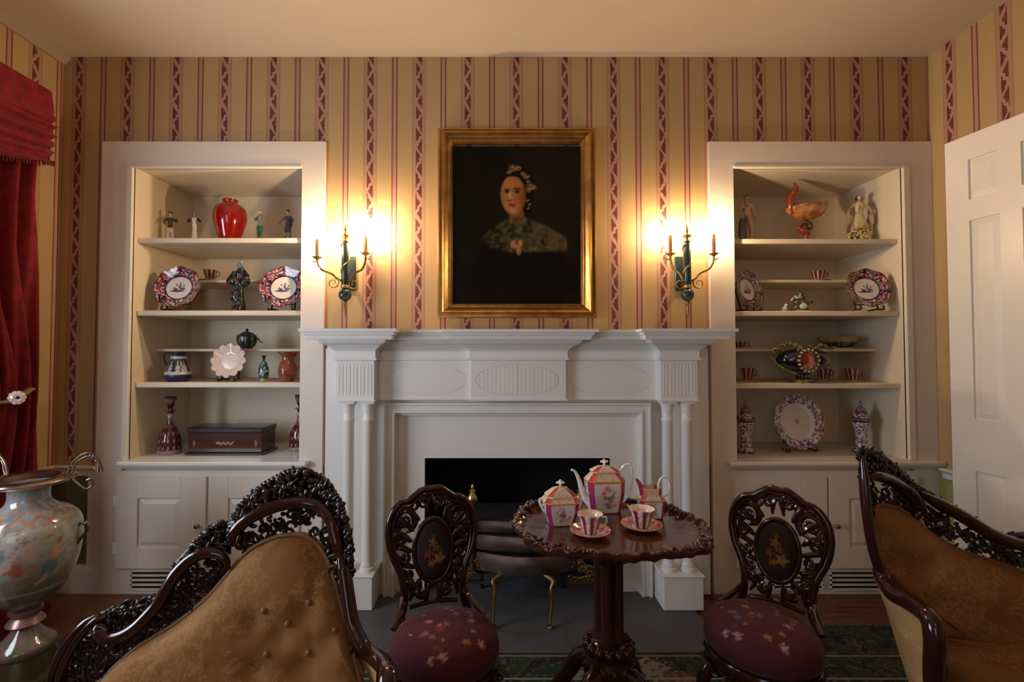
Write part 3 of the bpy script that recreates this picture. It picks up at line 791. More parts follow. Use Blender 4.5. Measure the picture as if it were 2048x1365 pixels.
# swagged valance: gathers running along its length
v0 = at(100, 183, yfar); zt0 = v0.z; zb0 = Z(325, yfar)
c = MB()
def val(u, v):
    y = yfar - u * 1.75
    sag = .075 * math.sin(PI * min(u / .45, 1)) if u < .45 else 0
    z = zt0 - v * (zt0 - zb0 + sag)
    g = min(max((v - .28) / .15, 0), 1)
    x = -2.195 + .020 * math.sin(PI * v) + g * .8 * (.016 * math.sin(v * 52 + 2.2 * math.sin(u * 6) + 1.5 * u) + .007 * math.sin(v * 90 + u * 20))
    return Vector((x, y, z))
c.surf(60, 90, val)
c.surf(1, 8, lambda u, v: Vector((-2.195 - u * .14, yfar + .001, zt0 - v * (zt0 - zb0) * .97)))
c.surf(1, 1, lambda u, v: Vector((-2.195 - u * .14, yfar - v * 1.75, zt0)))
o = part('valance', c, velvet, ct, smooth=50)
md = o.modifiers.new('Solidify', 'SOLIDIFY'); md.thickness = .004
fr = MB()
for i in range(130):
    u = i / 129; p = val(u, 1.0)
    fr.tube([p + Vector((.002, 0, .004)), p + Vector((.004 + .003 * rrand(), .003 * rrand(), -.016 - .007 * random.random()))], [.0055, .004], 5)
part('bullion_fringe', fr, mat('dark_crimson_fringe', (.12, .004, .01), .8), ct, label='dark crimson fringe')
# tie-back: olive band and a white flower-shaped knob
oliv = mat('olive_silk', (.20, .16, .05), .5, vary=(30, (.30, .25, .12)))
tb = MB(); pts = []
for i in range(15):
    u = i / 14; px = 62 - 85 * u; py = 778 + 28 * u + 10 * math.sin(PI * u)
    pts.append(at(px, py, FPX * -2.155 / (px - CX)))
tb.tube(smoothpts(pts, 3), .022, 10, flat=.35)
part('tieback_band', tb, oliv, ct, label='olive tieback band')
kp = at(34, 796, FPX * -2.125 / (34 - CX)); k = MB(); Rk = Vector((.8, -.6, .1)).to_track_quat('Z', 'Y').to_matrix()
for i in range(10):
    a = 2 * PI * i / 10; k.ball(kp + Rk @ Vector((.021 * math.cos(a), .021 * math.sin(a), 0)), .0105, .0105, .006, 10, 6, Rk)
k.lathe([(.022, -.004), (.024, .004), (.016, .010), (.008, .006), (.006, .010), (.001, .012)], 20, kp, Rk.to_4x4())
part('tieback_knob', k, mat('milk_glass', (.75, .68, .62), .2, coat=.6), ct, label='milk white flower-shaped knob')
k = MB(); k.ball(kp + Rk @ Vector((0, 0, .012)), .007, .007, .004, 10, 6, Rk); part('knob_centre', k, iron, ct, label='dark centre boss')

# ================================================================== RUG
rug = bpy.data.materials.new('floral_rug'); rug.use_nodes = True; nt = rug.node_tree
b = nt.nodes['Principled BSDF']; b.inputs['Roughness'].default_value = .95
tc = nt.nodes.new('ShaderNodeTexCoord')
def tex(kind, scale, **kw):
    n = nt.nodes.new(kind); n.inputs['Scale'].default_value = scale
    for k_, v_ in kw.items(): setattr(n, k_, v_)
    nt.links.new(tc.outputs['Object'], n.inputs['Vector']); return n
n1 = tex('ShaderNodeTexNoise', 14); n1.inputs['Detail'].default_value = 3
n2 = tex('ShaderNodeTexNoise', 38); n2.inputs['Detail'].default_value = 2
vo = tex('ShaderNodeTexVoronoi', 4.2)
sp = nt.nodes.new('ShaderNodeSeparateXYZ'); nt.links.new(tc.outputs['Object'], sp.inputs[0])
N1, N2, V, VC = E(nt, n1.outputs['Fac']), E(nt, n2.outputs['Fac']), E(nt, vo.outputs['Distance']), vo.outputs['Color']
spc = nt.nodes.new('ShaderNodeSeparateColor'); nt.links.new(VC, spc.inputs[0])
r_ = mixc(nt, N1.gt(.53), (.006, .007, .005), (.013, .024, .012))
r_ = mixc(nt, ((N1 - .5).abs()).lt(.018), r_, (.05, .055, .03))
r_ = mixc(nt, N2.gt(.62), r_, (.075, .062, .035))
fl = mixc(nt, E(nt, spc.outputs[0]).gt(.5), (.17, .085, .07), (.21, .165, .12))
fl = mixc(nt, N2.gt(.52), fl, (.085, .045, .03))
r_ = mixc(nt, (V + (N2 - .5) * .45).lt(.33), r_, fl)
yy = E(nt, sp.outputs[1])
r_ = mixc(nt, (yy - 2.045).abs().lt(.006), r_, (.17, .14, .05))
r_ = mixc(nt, (yy - 1.905).abs().lt(.005), r_, (.20, .19, .13))
nt.links.new(r_, b.inputs['Base Color'])
c = MB()
c.box(-1.95, 2.0, -.9, 2.060, 0, .008); c.box(-1.95, -.80, 2.060, 2.27, 0, .008); c.box(1.02, 2.0, 2.060, 2.27, 0, .008)
single('rug', c, rug, 'dark green floral rug covering the floor in front of the hearth', 'rug', smooth=False)

# ================================================================== FIRE GRATE
Yg = 2.36
gr = thing('fire_grate', 'bow-fronted fire grate with brass urn finial and cabriole legs', 'grate', (.07, 2.5, .012))
X0g, X1g = X(945, 1080, Yg), X(1160, 1080, Yg)
band = mat('polished_steel_band', (.24, .18, .155), .42, metal=.8, vary=(9, (.12, .085, .075)))
def bow(u, out, y=Yg): return (X0g + (X1g - X0g) * u, y - out * math.sin(PI * u))
for k, (pa, pb, ou) in enumerate(((1042, 1064, .02), (1069, 1098, .045), (1103, 1138, .075))):
    c = MB(); za, zb_ = Z(pa, Yg), Z(pb, Yg)
    def bf(u, v, za=za, zb_=zb_, ou=ou):
        x, y = bow(u, ou + .012 * math.sin(PI * v)); return Vector((x, y, za + (zb_ - za) * v))
    c.surf(30, 6, bf); c.surf(30, 1, lambda u, v, za=za, zb_=zb_, ou=ou: Vector((bow(u, ou)[0], bow(u, ou)[1] + .010, za + (zb_ - za) * v)))
    part('bowed_band', c, band, gr)
c = MB(); c.box(X0g, X1g, Yg + .012, Yg + .30, Z(1150, Yg), Z(1045, Yg)); part('basket', c, soot_and_slot_shade, gr, smooth=False)
for sx, xx in ((-1, X0g), (1, X1g)):
    p = MB(); zt_, zb_ = Z(1034, Yg), Z(1142, Yg)
    p.lathe([(.014, zb_), (.014, zt_), (.022, zt_ + .004), (.022, zt_ + .010)], 14, (xx, Yg - .005, 0))
    post = part('post', p, darkbrass, gr)
    f = MB(); z0 = zt_ + .01
    f.lathe([(.022, z0), (.012, z0 + .008), (.010, z0 + .016), (.018, z0 + .022), (.010, z0 + .028), (.009, z0 + .04), (.020, z0 + .052), (.027, z0 + .072), (.026, z0 + .088), (.014, z0 + .104), (.010, z0 + .112), (.016, z0 + .118), (.007, z0 + .126), (.009, z0 + .134), (.002, z0 + .150)], 20, (xx, Yg - .005, 0))
    part('urn_finial', f, brass, post, label='bright brass urn finial')
    # pierced side wing and cabriole legs
    w = MB(); zm = Z(1140, Yg)
    for q in range(16):
        cx = xx + rrand() * .055; cz = zm + rrand() * .045; R0 = .010 + .012 * random.random()
        w.tube([(cx + R0 * (1 - i / 16) * math.cos(i * .6), Yg - .02, cz + R0 * (1 - i / 16) * math.sin(i * .6)) for i in range(12)], .0035, 5)
    w.box(xx - .06, xx + .06, Yg - .026, Yg - .010, zm - .055, zm - .044)
    part('pierced_wing', w, darkbrass, gr, label='pierced brass wing')
for px, foot in ((990, 1227), (1102, 1226)):
    l = MB(); p0 = at(px - (1 if px > 1000 else -1) * 14, 1150, Yg - .05); yf = 2.235
    pts = smoothpts([p0, at(px + (4 if px > 1000 else -4), 1163, Yg - .08), at(px, 1180, yf + .03), at(px + (2 if px > 1000 else -2), 1205, yf + .02), Vector((X(px - 3, 1220, yf), yf, .0225))], 6)
    l.tube(pts, [.013 - .008 * i / (len(pts) - 1) for i in range(len(pts))], 10); l.ball(pts[-1] + Vector((0, -.004, .001)), .014, .018, .008)
    part('cabriole_leg', l, darkbrass, gr)
for px in (960, 1140):
    l = MB(); xx = X(px, 1150, Yg); l.tube([(xx, Yg + .25, Z(1140, Yg)), (xx, Yg + .25, .0126)], .010, 8); part('back_leg', l, iron, gr)
# ================================================================== SETTEES
gold_fab = mat('gold_brocade', (.185, .080, .024), .75, spec=.12, sheen=0, vary=(5, (.255, .125, .044)), damask=(26, (.31, .165, .068)), bump=(260, .35, .0012))
cream_fab = mat('pale_gold_brocade', (.34, .225, .105), .75, spec=.12, vary=(9, (.28, .18, .08)), damask=(30, (.42, .30, .16)), bump=(260, .3, .0012))
btn = mat('gold_button', (.16, .07, .02), .5, sheen=.1)
def leafy(mb, P, n0, T, scale, rng):
    """one carved leaf or berry at P; n0 points out of the carving"""
    if rng.random() < .35:
        r = scale * rng.uniform(.35, .6); mb.ball(P, r, r, r, 7, 5)
    else:
        a = rng.uniform(0, 2 * PI); R = Matrix.Rotation(a, 3, n0) @ T
        mb.ball(P, scale * rng.uniform(.9, 1.5), scale * rng.uniform(.45, .7), scale * .5, 8, 5, R)
def settee(name, label, spec):
    Yf = spec['Y']
    A3 = lambda p, dy=0: at(p[0], p[1], Yf(*p) + dy)
    rng = random.Random(spec['seed'])
    r = thing(name, label, 'settee', spec['base'], 0, 'pair of carved gold settees')
    T = Matrix(((1, 0, 0), (0, 0, 1), (0, 1, 0)))
    # upholstered back: from the seat line up to the outline
    N = 90
    top = resample([Vector((p[0], p[1], 0)) for p in smoothpts([(*p, 0) for p in spec['fabric']], 5)], N)
    bot = [Vector((spec['bot'][0] + (spec['bot'][1] - spec['bot'][0]) * i / (N - 1), spec['bot'][2], 0)) for i in range(N)]
    def back(u, v):
        i = min(int(u * (N - 1)), N - 2); q = u * (N - 1) - i
        t_ = top[i].lerp(top[i + 1], q); b_ = bot[i].lerp(bot[i + 1], q)
        # round the sides: the low corners run along the side edges
        p = b_.lerp(t_, v); P = at(p.x, p.y, Yf(p.x, p.y))
        e = min(u, 1 - u, 1 - v) if v < 1 else 0
        bulge = .055 * (1 - math.exp(-max(e, 0) * 9)) + .012 * math.sin(PI * v)
        d = 0
        for bx, by in spec['buttons']:
            d += .016 * math.exp(-((p.x - bx) ** 2 + (p.y - by) ** 2) / (2 * spec['bs'] ** 2)) 
        P.y -= bulge - d + .002 * n3(P.x * 30, P.z * 30)
        return P
    c = MB(); c.surf(N - 1, 50, back)
    c.surf(N - 1, 1, lambda u, v: back(u, 1.0) + Vector((0, .022 * v, 0)))
    o = part('upholstered_back', c, gold_fab, r, smooth=60)
    bv = BVHTree.FromPolygons([tuple(p) for p in c.v], c.f)
    for bx, by in spec['buttons']:
        d = (at(bx, by, 1.0) - Vector((0, 0, EYE))).normalized(); hit = bv.ray_cast(Vector((0, 0, EYE)), d)
        if hit[0]:
            k = MB(); k.ball(hit[0], .0085, .006, .0085, 12, 8); part('button', k, btn, r)
    # outside back
    c = MB(); c.surf(N - 1, 12, lambda u, v: back(.04 + .92 * u, v * .93) + Vector((0, .075 + .02 * math.sin(PI * v), 0))); part('outside_back', c, cream_fab, r, smooth=60)
    # piping next to the carving
    c = MB(); c.tube([A3((p.x, p.y), -.004) for p in top], .006, 8); part('piping', c, mat('gold_piping', (.16, .08, .03), .6), r)
    # rails: polished mouldings
    for name_, pts, rad in spec['rails']:
        pp = smoothpts([A3(p, -.012) for p in pts], 8); m_ = len(pp)
        R = [rad * (min(1, .35 + 4 * i / m_) * min(1, .35 + 4 * (m_ - 1 - i) / m_)) for i in range(m_)]
        c = MB(); c.tube(pp, R, 12, flat=1.25)
        part(name_, c, rosewood_s, r)
    # pierced fretwork between the rails and the cloth
    for (inn, out, dens) in spec['fret']:
        c = MB()
        I = resample(smoothpts([(*p, 0) for p in inn], 4), 60); O = resample(smoothpts([(*p, 0) for p in out], 4), 60)
        L = sum((a - b).length for a, b in zip(I, I[1:]))
        k = int(L / spec['cell'] * dens * 2.2)
        for _ in range(k):
            s_ = rng.random(); t_ = rng.uniform(.02, .98); i = min(int(s_ * 59), 58)
            p = I[i].lerp(O[i], t_); w_ = (I[i] - O[i]).length
            P = A3((p.x, p.y), rng.uniform(-.006, .008)); sc_ = spec['cell'] / FPX * P.y
            kind = rng.random()
            if kind < .45:
                R0 = sc_ * rng.uniform(.5, .9); a0 = rng.uniform(0, 6.3); sgn = rng.choice((-1, 1))
                c.tube([P + Vector((R0 * (1 - j / 15) * math.cos(a0 + sgn * j * .5), 0, R0 * (1 - j / 15) * math.sin(a0 + sgn * j * .5))) for j in range(13)], sc_ * .24, 6)
            elif kind < .62:
                q = O[i].lerp(I[min(i + 4, 59)], rng.random()); Q = A3((q.x, q.y)); 
                if (Q - P).length < sc_ * 3.5: c.tube(smoothpts([P, (P + Q) / 2 + Vector((rng.uniform(-1, 1), 0, rng.uniform(-1, 1))) * sc_ * .4, Q], 4), sc_ * .25, 6)
            else: leafy(c, P, Vector((0, 1, 0)), T, sc_ * .46, rng)
        part('pierced_carving', c, rosewood, r)
    # crest of leaves and grapes outside the rail
    c = MB()
    for (inn, out, cnt) in spec['crest']:
        I = resample([(*p, 0) for p in inn], 50); O = resample([(*p, 0) for p in out], 50)
        c.surf(49, 1, lambda u, v: A3(tuple(I[round(u * 49)].lerp(O[round(u * 49)], v * .88))[:2], .012))
        c.surf(49, 1, lambda u, v: A3(tuple(I[round(u * 49)].lerp(O[round(u * 49)], v * .88))[:2], .034))
        for _ in range(cnt):
            s_ = rng.random(); t_ = rng.random() ** .8; i = min(int(s_ * 49), 48)
            p = I[i].lerp(O[i], t_ * .93); P = A3((p.x, p.y), rng.uniform(-.012, .016) * 1.0)
            leafy(c, P, Vector((0, 1, 0)), T, spec['leaf'] / FPX * P.y, rng)
        for i in range(0, 50):
            p = I[i].lerp(O[i], .90); P = A3((p.x, p.y), .008); s_ = spec['leaf'] / FPX * P.y * .75
            c.ball(P, s_, s_ * 1.1, s_, 8, 6)
    part('carved_crest', c, rosewood, r)
    return r, A3, rng
def legs(r, pts, z1):
    for (x, y) in pts:
        l = MB(); l.tube(smoothpts([(x, y, z1), (x, y - .03, z1 * .72), (x, y - .005, z1 * .35), (x, y + .005, .06), (x, y - .02, .026)], 5), [.034, .034, .034, .036, .036, .034, .032, .030, .027, .024, .022, .020, .018, .016, .014, .013, .012, .013, .014, .015, .016], 12)
        part('leg', l, rosewood_s, r)
def arm_parts(r, rail, pad, radius=.020):
    c = MB(); pp = smoothpts(rail, 8); c.tube(pp, [radius * (1 if i > 6 else .7 + .05 * i) for i in range(len(pp))], 14, flat=1.15); part('arm_rail', c, rosewood_s, r)
    if pad:
        A, Bv = pad; A = resample(smoothpts(A, 4), 24); Bv = resample(smoothpts(Bv, 4), 24)
        c = MB(); c.surf(23, 10, lambda u, v: A[round(u * 23)].lerp(Bv[round(u * 23)], v) + Vector((-.018 * math.sin(PI * v) * pad_s, 0, 0))); part('arm_upholstery', c, cream_fab, r, smooth=60)

# ---- the left one, its high end to the right
def YL(px, py): return 1.235 + (1300 - py) * .00022 - max(0, px - 640) * .0006
L_fab = [(196, 1368), (235, 1330), (271, 1298), (312, 1272), (353, 1247), (385, 1222), (415, 1196), (440, 1168), (459, 1145), (490, 1109), (512, 1093), (535, 1081), (560, 1073), (590, 1070), (613, 1074), (632, 1086), (646, 1104), (661, 1135), (670, 1165), (677, 1195), (692, 1245), (702, 1285), (709, 1318), (716, 1348), (724, 1378)]
L_mid = [(466, 1094), (466, 1070), (490, 1044), (524, 1024), (565, 1010), (606, 1005), (640, 1014), (661, 1038), (672, 1071), (680, 1105), (684, 1139)]
L_low = [(217, 1263), (203, 1252), (198, 1262), (215, 1276), (243, 1272), (271, 1256), (296, 1232), (319, 1205), (338, 1172), (355, 1146), (381, 1120), (408, 1107), (435, 1107), (452, 1120), (456, 1140)]
specL = dict(seed=3, Y=YL, base=(-.6, 1.25, 0), fabric=L_fab, bot=(170, 735, 1408), bs=17,
    buttons=[(618, 1206), (528, 1223), (575.6, 1248.6), (533, 1310), (616.6, 1307), (670, 1262)],
    rails=[('crest_rail', L_mid, .0165), ('scroll_rail', L_low, .0155),
           ('side_rail', [(678, 1098), (688, 1139), (696, 1190), (704, 1242), (716, 1272), (728, 1295), (742, 1312)], .016),
           ('low_rail', [(96, 1380), (108, 1342), (125, 1304), (148, 1271), (172, 1247), (200, 1229)], .011),
           ('low_rail', [(112, 1385), (124, 1340), (143, 1300), (166, 1267), (190, 1243), (214, 1232)], .010)],
    cell=15,
    fret=[([(494, 1106), (535, 1079), (590, 1069), (632, 1086), (655, 1120), (668, 1155)], [(470, 1085), (500, 1045), (560, 1018), (620, 1012), (655, 1040), (678, 1120)], 2.4),
          ([(280, 1292), (353, 1247), (415, 1196), (459, 1145)], [(262, 1262), (322, 1212), (360, 1150), (445, 1112)], 5.0),
          ([(150, 1395), (196, 1366), (271, 1296), (340, 1255)], [(122, 1360), (148, 1300), (200, 1268), (300, 1240)], 8.0),
          ([(665, 1140), (680, 1200), (700, 1262), (710, 1320)], [(684, 1135), (694, 1190), (708, 1250), (722, 1310)], 2.0),
          ([(215, 1262), (262, 1250), (300, 1222)], [(215, 1228), (255, 1208), (300, 1204)], 4.0)],
    crest=[([(470, 1066), (490, 1036), (524, 1016), (565, 1002), (606, 997), (642, 1008), (664, 1034), (676, 1071), (684, 1110), (690, 1150)],
            [(462, 1045), (472, 1022), (492, 996), (530, 964), (575, 938), (612, 933), (655, 958), (684, 1005), (702, 1075), (704, 1150)], 520),
           ([(350, 1146), (381, 1116), (410, 1102), (440, 1104), (462, 1110)], [(352, 1130), (386, 1092), (412, 1062), (440, 1040), (466, 1044)], 130),
           ([(205, 1250), (240, 1256), (275, 1244), (310, 1208)], [(206, 1226), (240, 1214), (280, 1204), (318, 1192)], 90)],
    leaf=8.6)
sl, A3, rng = settee('carved_settee', 'gold settee in the left foreground, its leaf-carved peak rising near the left bookcase', specL)
pad_s = -1
e0 = A3((742, 1312)); 
arm_parts(sl, [A3((700, 1236)), A3((712, 1275)), at(730, 1300, 1.20), at(752, 1316, 1.16), at(772, 1338, 1.10), at(776, 1372, 1.04), Vector((-.235, .99, .45)), Vector((-.25, .97, .40))],
          ([A3((716, 1300)), at(728, 1330, 1.19), Vector((-.27, 1.10, .60)), Vector((-.255, 1.0, .50))], [Vector((-.325, 1.22, .40)), Vector((-.30, 1.14, .40)), Vector((-.28, 1.06, .40)), Vector((-.27, 1.0, .39))]), .019)
c = MB()
def seat_fn(x0, x1, y0, y1, z0, z1):
    def f(u, v):
        s_ = 2 * PI * u; cx, cy = (x0 + x1) / 2, (y0 + y1) / 2
        ex = abs(math.cos(s_)) ** .45 * (1 if math.cos(s_) > 0 else -1); ey = abs(math.sin(s_)) ** .45 * (1 if math.sin(s_) > 0 else -1)
        w_ = [0.94, 1.0, 1.0, .985, .93, .75, .4, 0][min(int(v * 7 + .01), 7)]; h_ = [0, .15, .55, .8, .93, .99, 1.0, 1.0][min(int(v * 7 + .01), 7)]
        return Vector((cx + ex * (x1 - x0) / 2 * w_, cy + ey * (y1 - y0) / 2 * w_, z0 + (z1 - z0) * h_))
    return f
c.surf(64, 7, seat_fn(-1.02, -.27, .70, 1.20, .30, .415), cu=True); part('seat', c, gold_fab, sl, smooth=60)
c = MB(); f = seat_fn(-1.04, -.25, .68, 1.24, .22, .31); c.surf(64, 3, lambda u, v: f(u, v * .43), cu=True); part('seat_rail', c, rosewood_s, sl, smooth=60)
legs(sl, [(-.96, .76), (-.33, .76), (-.96, 1.17), (-.33, 1.17)], .24)

# ---- the right one, its high end to the left
def YR(px, py): return 1.47 + (1265 - py) * .00025 - max(0, 1800 - px) * .0010
R_fab = [(1879, 1268), (1870, 1238), (1855, 1213), (1834, 1199), (1810, 1187), (1789, 1172), (1776, 1150), (1766, 1119), (1759, 1090), (1752, 1062), (1745, 1036), (1744, 1022), (1752, 1013), (1771, 1011), (1801, 1019), (1826, 1037.6), (1867, 1071), (1919, 1100.5), (1974, 1119), (2048, 1145), (2120, 1175), (2190, 1210), (2240, 1262)]
specR = dict(seed=11, Y=YR, base=(1.6, 1.45, 0), fabric=R_fab, bot=(1884, 2238, 1272), bs=15,
    buttons=[(1832, 1113), (1789.5, 1115), (1817, 1143), (1854, 1189)],
    rails=[('crest_rail', [(1733, 962), (1745, 953), (1765, 955), (1785, 964), (1803, 975), (1822, 990), (1834, 1006), (1838, 1022), (1828, 1034)], .017),
           ('scroll_rail', [(1838, 985), (1868, 1003), (1919, 1030), (1974, 1064), (2011, 1081), (2048, 1092), (2100, 1110), (2170, 1150), (2230, 1205)], .020),
           ('side_rail', [(1723, 912), (1727, 955), (1732, 1010), (1739, 1062), (1747, 1102), (1757, 1135), (1770, 1163)], .013),
           ],
    cell=12.5,
    fret=[([(1747, 1012), (1775, 1008), (1805, 1018), (1835, 1040)], [(1732, 965), (1765, 962), (1805, 985), (1836, 1022)], 3.2),
          ([(1852, 1060), (1919, 1099), (1974, 1118), (2048, 1144), (2120, 1173)], [(1846, 1004), (1919, 1042), (1974, 1072), (2048, 1100), (2130, 1140)], 2.6),
          ([(1739, 1040), (1734, 1000), (1732, 970)], [(1748, 1020), (1744, 990), (1740, 966)], 2)],
    crest=[([(1724, 966), (1738, 948), (1768, 948), (1804, 968), (1835, 992), (1870, 1000)],
            [(1716, 900), (1722, 893), (1748, 899), (1778, 921), (1804, 946), (1824, 970)], 330),
           ([(1828, 990), (1870, 1006), (1919, 1030), (1956, 1052)], [(1820, 966), (1848, 981), (1884, 1003), (1950, 1040)], 150),
           ([(1982, 1072), (2020, 1084), (2060, 1094), (2110, 1112)], [(1990, 1066), (2012, 1072), (2060, 1066), (2120, 1086)], 110)],
    leaf=7.2)
sr, A3, rng = settee('carved_settee', 'gold settee at the right edge, seat showing, below the open door', specR)
pad_s = 1
arm_parts(sr, [A3((1757, 1135)), A3((1768, 1160), -.02), at(1786, 1186, 1.40), at(1815, 1203, 1.35), at(1846, 1224, 1.29), at(1864, 1248, 1.25), at(1869, 1290, 1.24), at(1868, 1330, 1.25), at(1869, 1380, 1.26), at(1875, 1440, 1.27)],
          ([A3((1762, 1150), .01), at(1790, 1192, 1.39), at(1838, 1222, 1.30), at(1857, 1262, 1.255), at(1858, 1365, 1.26)], [A3((1757, 1150), .06), at(1765, 1190, 1.47), at(1777, 1235, 1.45), at(1800, 1310, 1.42), at(1828, 1400, 1.38)]), .0225)
# inner face of the arm
Ai = resample(smoothpts([A3((1790, 1172)), at(1815, 1190, 1.38), at(1852, 1216, 1.30), at(1872, 1240, 1.25), at(1878, 1290, 1.24)], 4), 24); Bi = resample(smoothpts([A3((1830, 1268)), at(1850, 1275, 1.40), at(1884, 1300, 1.34), at(1890, 1330, 1.29), at(1892, 1370, 1.25)], 4), 24)
c = MB(); c.surf(23, 8, lambda u, v: Ai[round(u * 23)].lerp(Bi[round(u * 23)], v) + Vector((.012 * math.sin(PI * v), 0, 0))); part('inner_arm_upholstery', c, cream_fab, sr, smooth=60)
xs0, xs1 = X(1893, 1300, 1.36), 1.92
c = MB(); c.surf(72, 7, seat_fn(xs0 - .03, xs1, .93, 1.47, .31, Z(1266, 1.455)), cu=True); part('seat', c, gold_fab, sr, smooth=60)
c = MB(); f = seat_fn(xs0 - .04, xs1 + .02, .91, 1.50, .23, .32); c.surf(72, 3, lambda u, v: f(u, v * .43), cu=True); part('seat_rail', c, rosewood_s, sr, smooth=60)
legs(sr, [(xs0 + .05, .99), (1.85, .99), (xs0 + .05, 1.42), (1.85, 1.42)], .25)

# ================================================================== SIDE CHAIRS
def flowers(x, y, base, seed, dens=1.0, s=1.0):
    """scattered needlework blooms; x, y in metres"""
    c = base
    for k in range(int(26 * dens)):
        rr = random.Random(seed * 100 + k)
        fx, fy = rr.uniform(-.135, .135), rr.uniform(-.13, .13); R0 = rr.uniform(.007, .015) * s
        d = math.hypot(x - fx, (y - fy) * 1.0)
        if d < R0 * 1.6:
            a = math.atan2(y - fy, x - fx); pet = R0 * (.72 + .28 * math.cos(5 * a + rr.random() * 6))
            col = rr.choice([srgb(186, 120, 112), srgb(150, 62, 52), srgb(176, 126, 60), srgb(140, 100, 130), srgb(190, 150, 140)])
            t = min(max((pet - d) / (.25 * R0) + .5, 0), 1) * (.55 + n3(x * 220, y * 220) * .9)
            c = mixt(c, col, t)
    return c
out_r = [(1564, 988), (1546, 991), (1528, 1001), (1519, 1007), (1493, 1005), (1477, 1014), (1466, 1026), (1459, 1050), (1458, 1070), (1463, 1094), (1472, 1113), (1482, 1132), (1488, 1152), (1489, 1180), (1484, 1200), (1474, 1222)]
out_l = [(1564, 988), (1584, 990), (1600, 998.6), (1608, 1011), (1620, 1014), (1637, 1027), (1650, 1046), (1656, 1075), (1654, 1100), (1647, 1126), (1636, 1146), (1627, 1164), (1622, 1185), (1622, 1205), (1630, 1232)]
half = [(0, 991)] + [((b[0] - a[0]) / 2, (a[1] + b[1]) / 2) for a, b in zip(resample([(*p, 0) for p in out_r], 17)[1:], resample([(*p, 0) for p in out_l], 17)[1:])]
SX = .00158; ZT = .79; SZ = .00175
def hx(p): return (p[0] * SX, ZT - (p[1] - 989) * SZ)
Hh = [hx(p) for p in half]
def side_chair():
    r = thing('side_chair', 'balloon-back chair between the left settee and the tea table, maroon needlework seat', 'chair', (0, 0, 0), 0, 'carved balloon-back side chairs')
    P3 = lambda x, z, dy=0: Vector((x, .02 + (z - .42) * .14 - 1.0 * (.16 - min(abs(x), .16)) * .0 + .25 * x * x + dy, z))
    ring = [P3(x, z) for x, z in Hh][::-1] + [P3(-x, z) for x, z in Hh[1:]]
    c = MB(); pp = smoothpts(ring, 6); c.tube(pp, .0125, 12, flat=1.1); part('back_frame', c, rosewood_s, r, world=False)
    c = MB(); c.tube(smoothpts([p + Vector((0, -.010, 0)) for p in [P3(x * .90, z - .012 * (1 if abs(x) < .12 else .3)) for x, z in Hh][::-1] + [P3(-x * .90, z - .012 * (1 if abs(x) < .12 else .3)) for x, z in Hh[1:]]], 5), .005, 8); part('back_beading', c, rosewood_s, r, world=False)
    # medallion
    mz, mrx, mrz = ZT - (1108 - 989) * SZ, .062, .098
    c = MB(); n = 40
    def med(u, v):
        a = 2 * PI * u; q = v
        return P3(mrx * q * math.cos(a), mz + mrz * q * math.sin(a), -.010 - .016 * math.sqrt(max(0, 1 - q * q)))
    def medc(u, v):
        a = 2 * PI * u; x, z = mrx * v * math.cos(a), mrz * v * math.sin(a)
        c_ = srgb(34, 12, 12)
        for fx, fz, R0, col in ((-.004, .030, .017, srgb(150, 104, 58)), (.010, .012, .015, srgb(120, 86, 50)), (-.020, -.006, .018, srgb(140, 60, 54)), (.018, -.022, .022, srgb(166, 124, 74)), (-.008, -.036, .016, srgb(150, 96, 50)), (.0, .052, .010, srgb(90, 80, 36)), (.028, .0, .010, srgb(70, 70, 34))):
            d = math.hypot(x - fx, z - fz); an = math.atan2(z - fz, x - fx)
            t = min(max((R0 * (.75 + .25 * math.cos(an * 5)) - d) / .005 + .5, 0), 1)
            c_ = mixt(c_, col, t * (.55 + n3(x * 200, z * 200)))
        return c_
    c.surf(56, 26, med, cu=True, col=medc); part('needlework_medallion', c, painted('needlework', .85, coat=0, bump=(400, .3, .001)), r, world=False, label='oval medallion embroidered with roses')
    c = MB(); c.tube([P3(mrx * 1.10 * math.cos(2 * PI * i / 48), mz + mrz * 1.07 * math.sin(2 * PI * i / 48), -.008) for i in range(48)], .0085, 10, closed=True); part('medallion_rim', c, rosewood_s, r, world=False)
    # pierced scrollwork
    c = MB(); rg = random.Random(5)
    def sp(cx, cz, R0, a0, turns, sgn, th=.0065):
        m_ = 22; th = th * 1.35
        for s_ in (-1, 1):
            pts = [P3(s_ * (cx + R0 * (1 - .8 * i / m_) * math.cos(a0 + sgn * turns * 2 * PI * i / m_)), cz + R0 * (1 - .8 * i / m_) * math.sin(a0 + sgn * turns * 2 * PI * i / m_)) for i in range(m_ + 1)]
            c.tube(pts, [th * (1 - .45 * i / m_) for i in range(m_ + 1)], 8)
            c.ball(pts[-1], th * .9, th * .9, th * .9, 8, 6)
    zc = lambda py: ZT - (py - 989) * SZ
    sp(.098, zc(1048), .034, 2.6, 1.3, -1); sp(.118, zc(1085), .024, 1.0, 1.1, 1); sp(.098, zc(1118), .022, .2, 1.1, -1)
    sp(.030, zc(1018), .022, 3.0, 1.2, -1, .0055); sp(.068, zc(1022), .022, .5, 1.1, 1, .0055); sp(.086, zc(1150), .020, .8, 1.2, -1, .0055); sp(.062, zc(1172), .018, 2.2, 1.1, 1, .005)
    sp(.034, zc(1187), .020, 1.2, 1.1, -1, .005); sp(.128, zc(1060), .016, 2.4, 1, 1, .005)
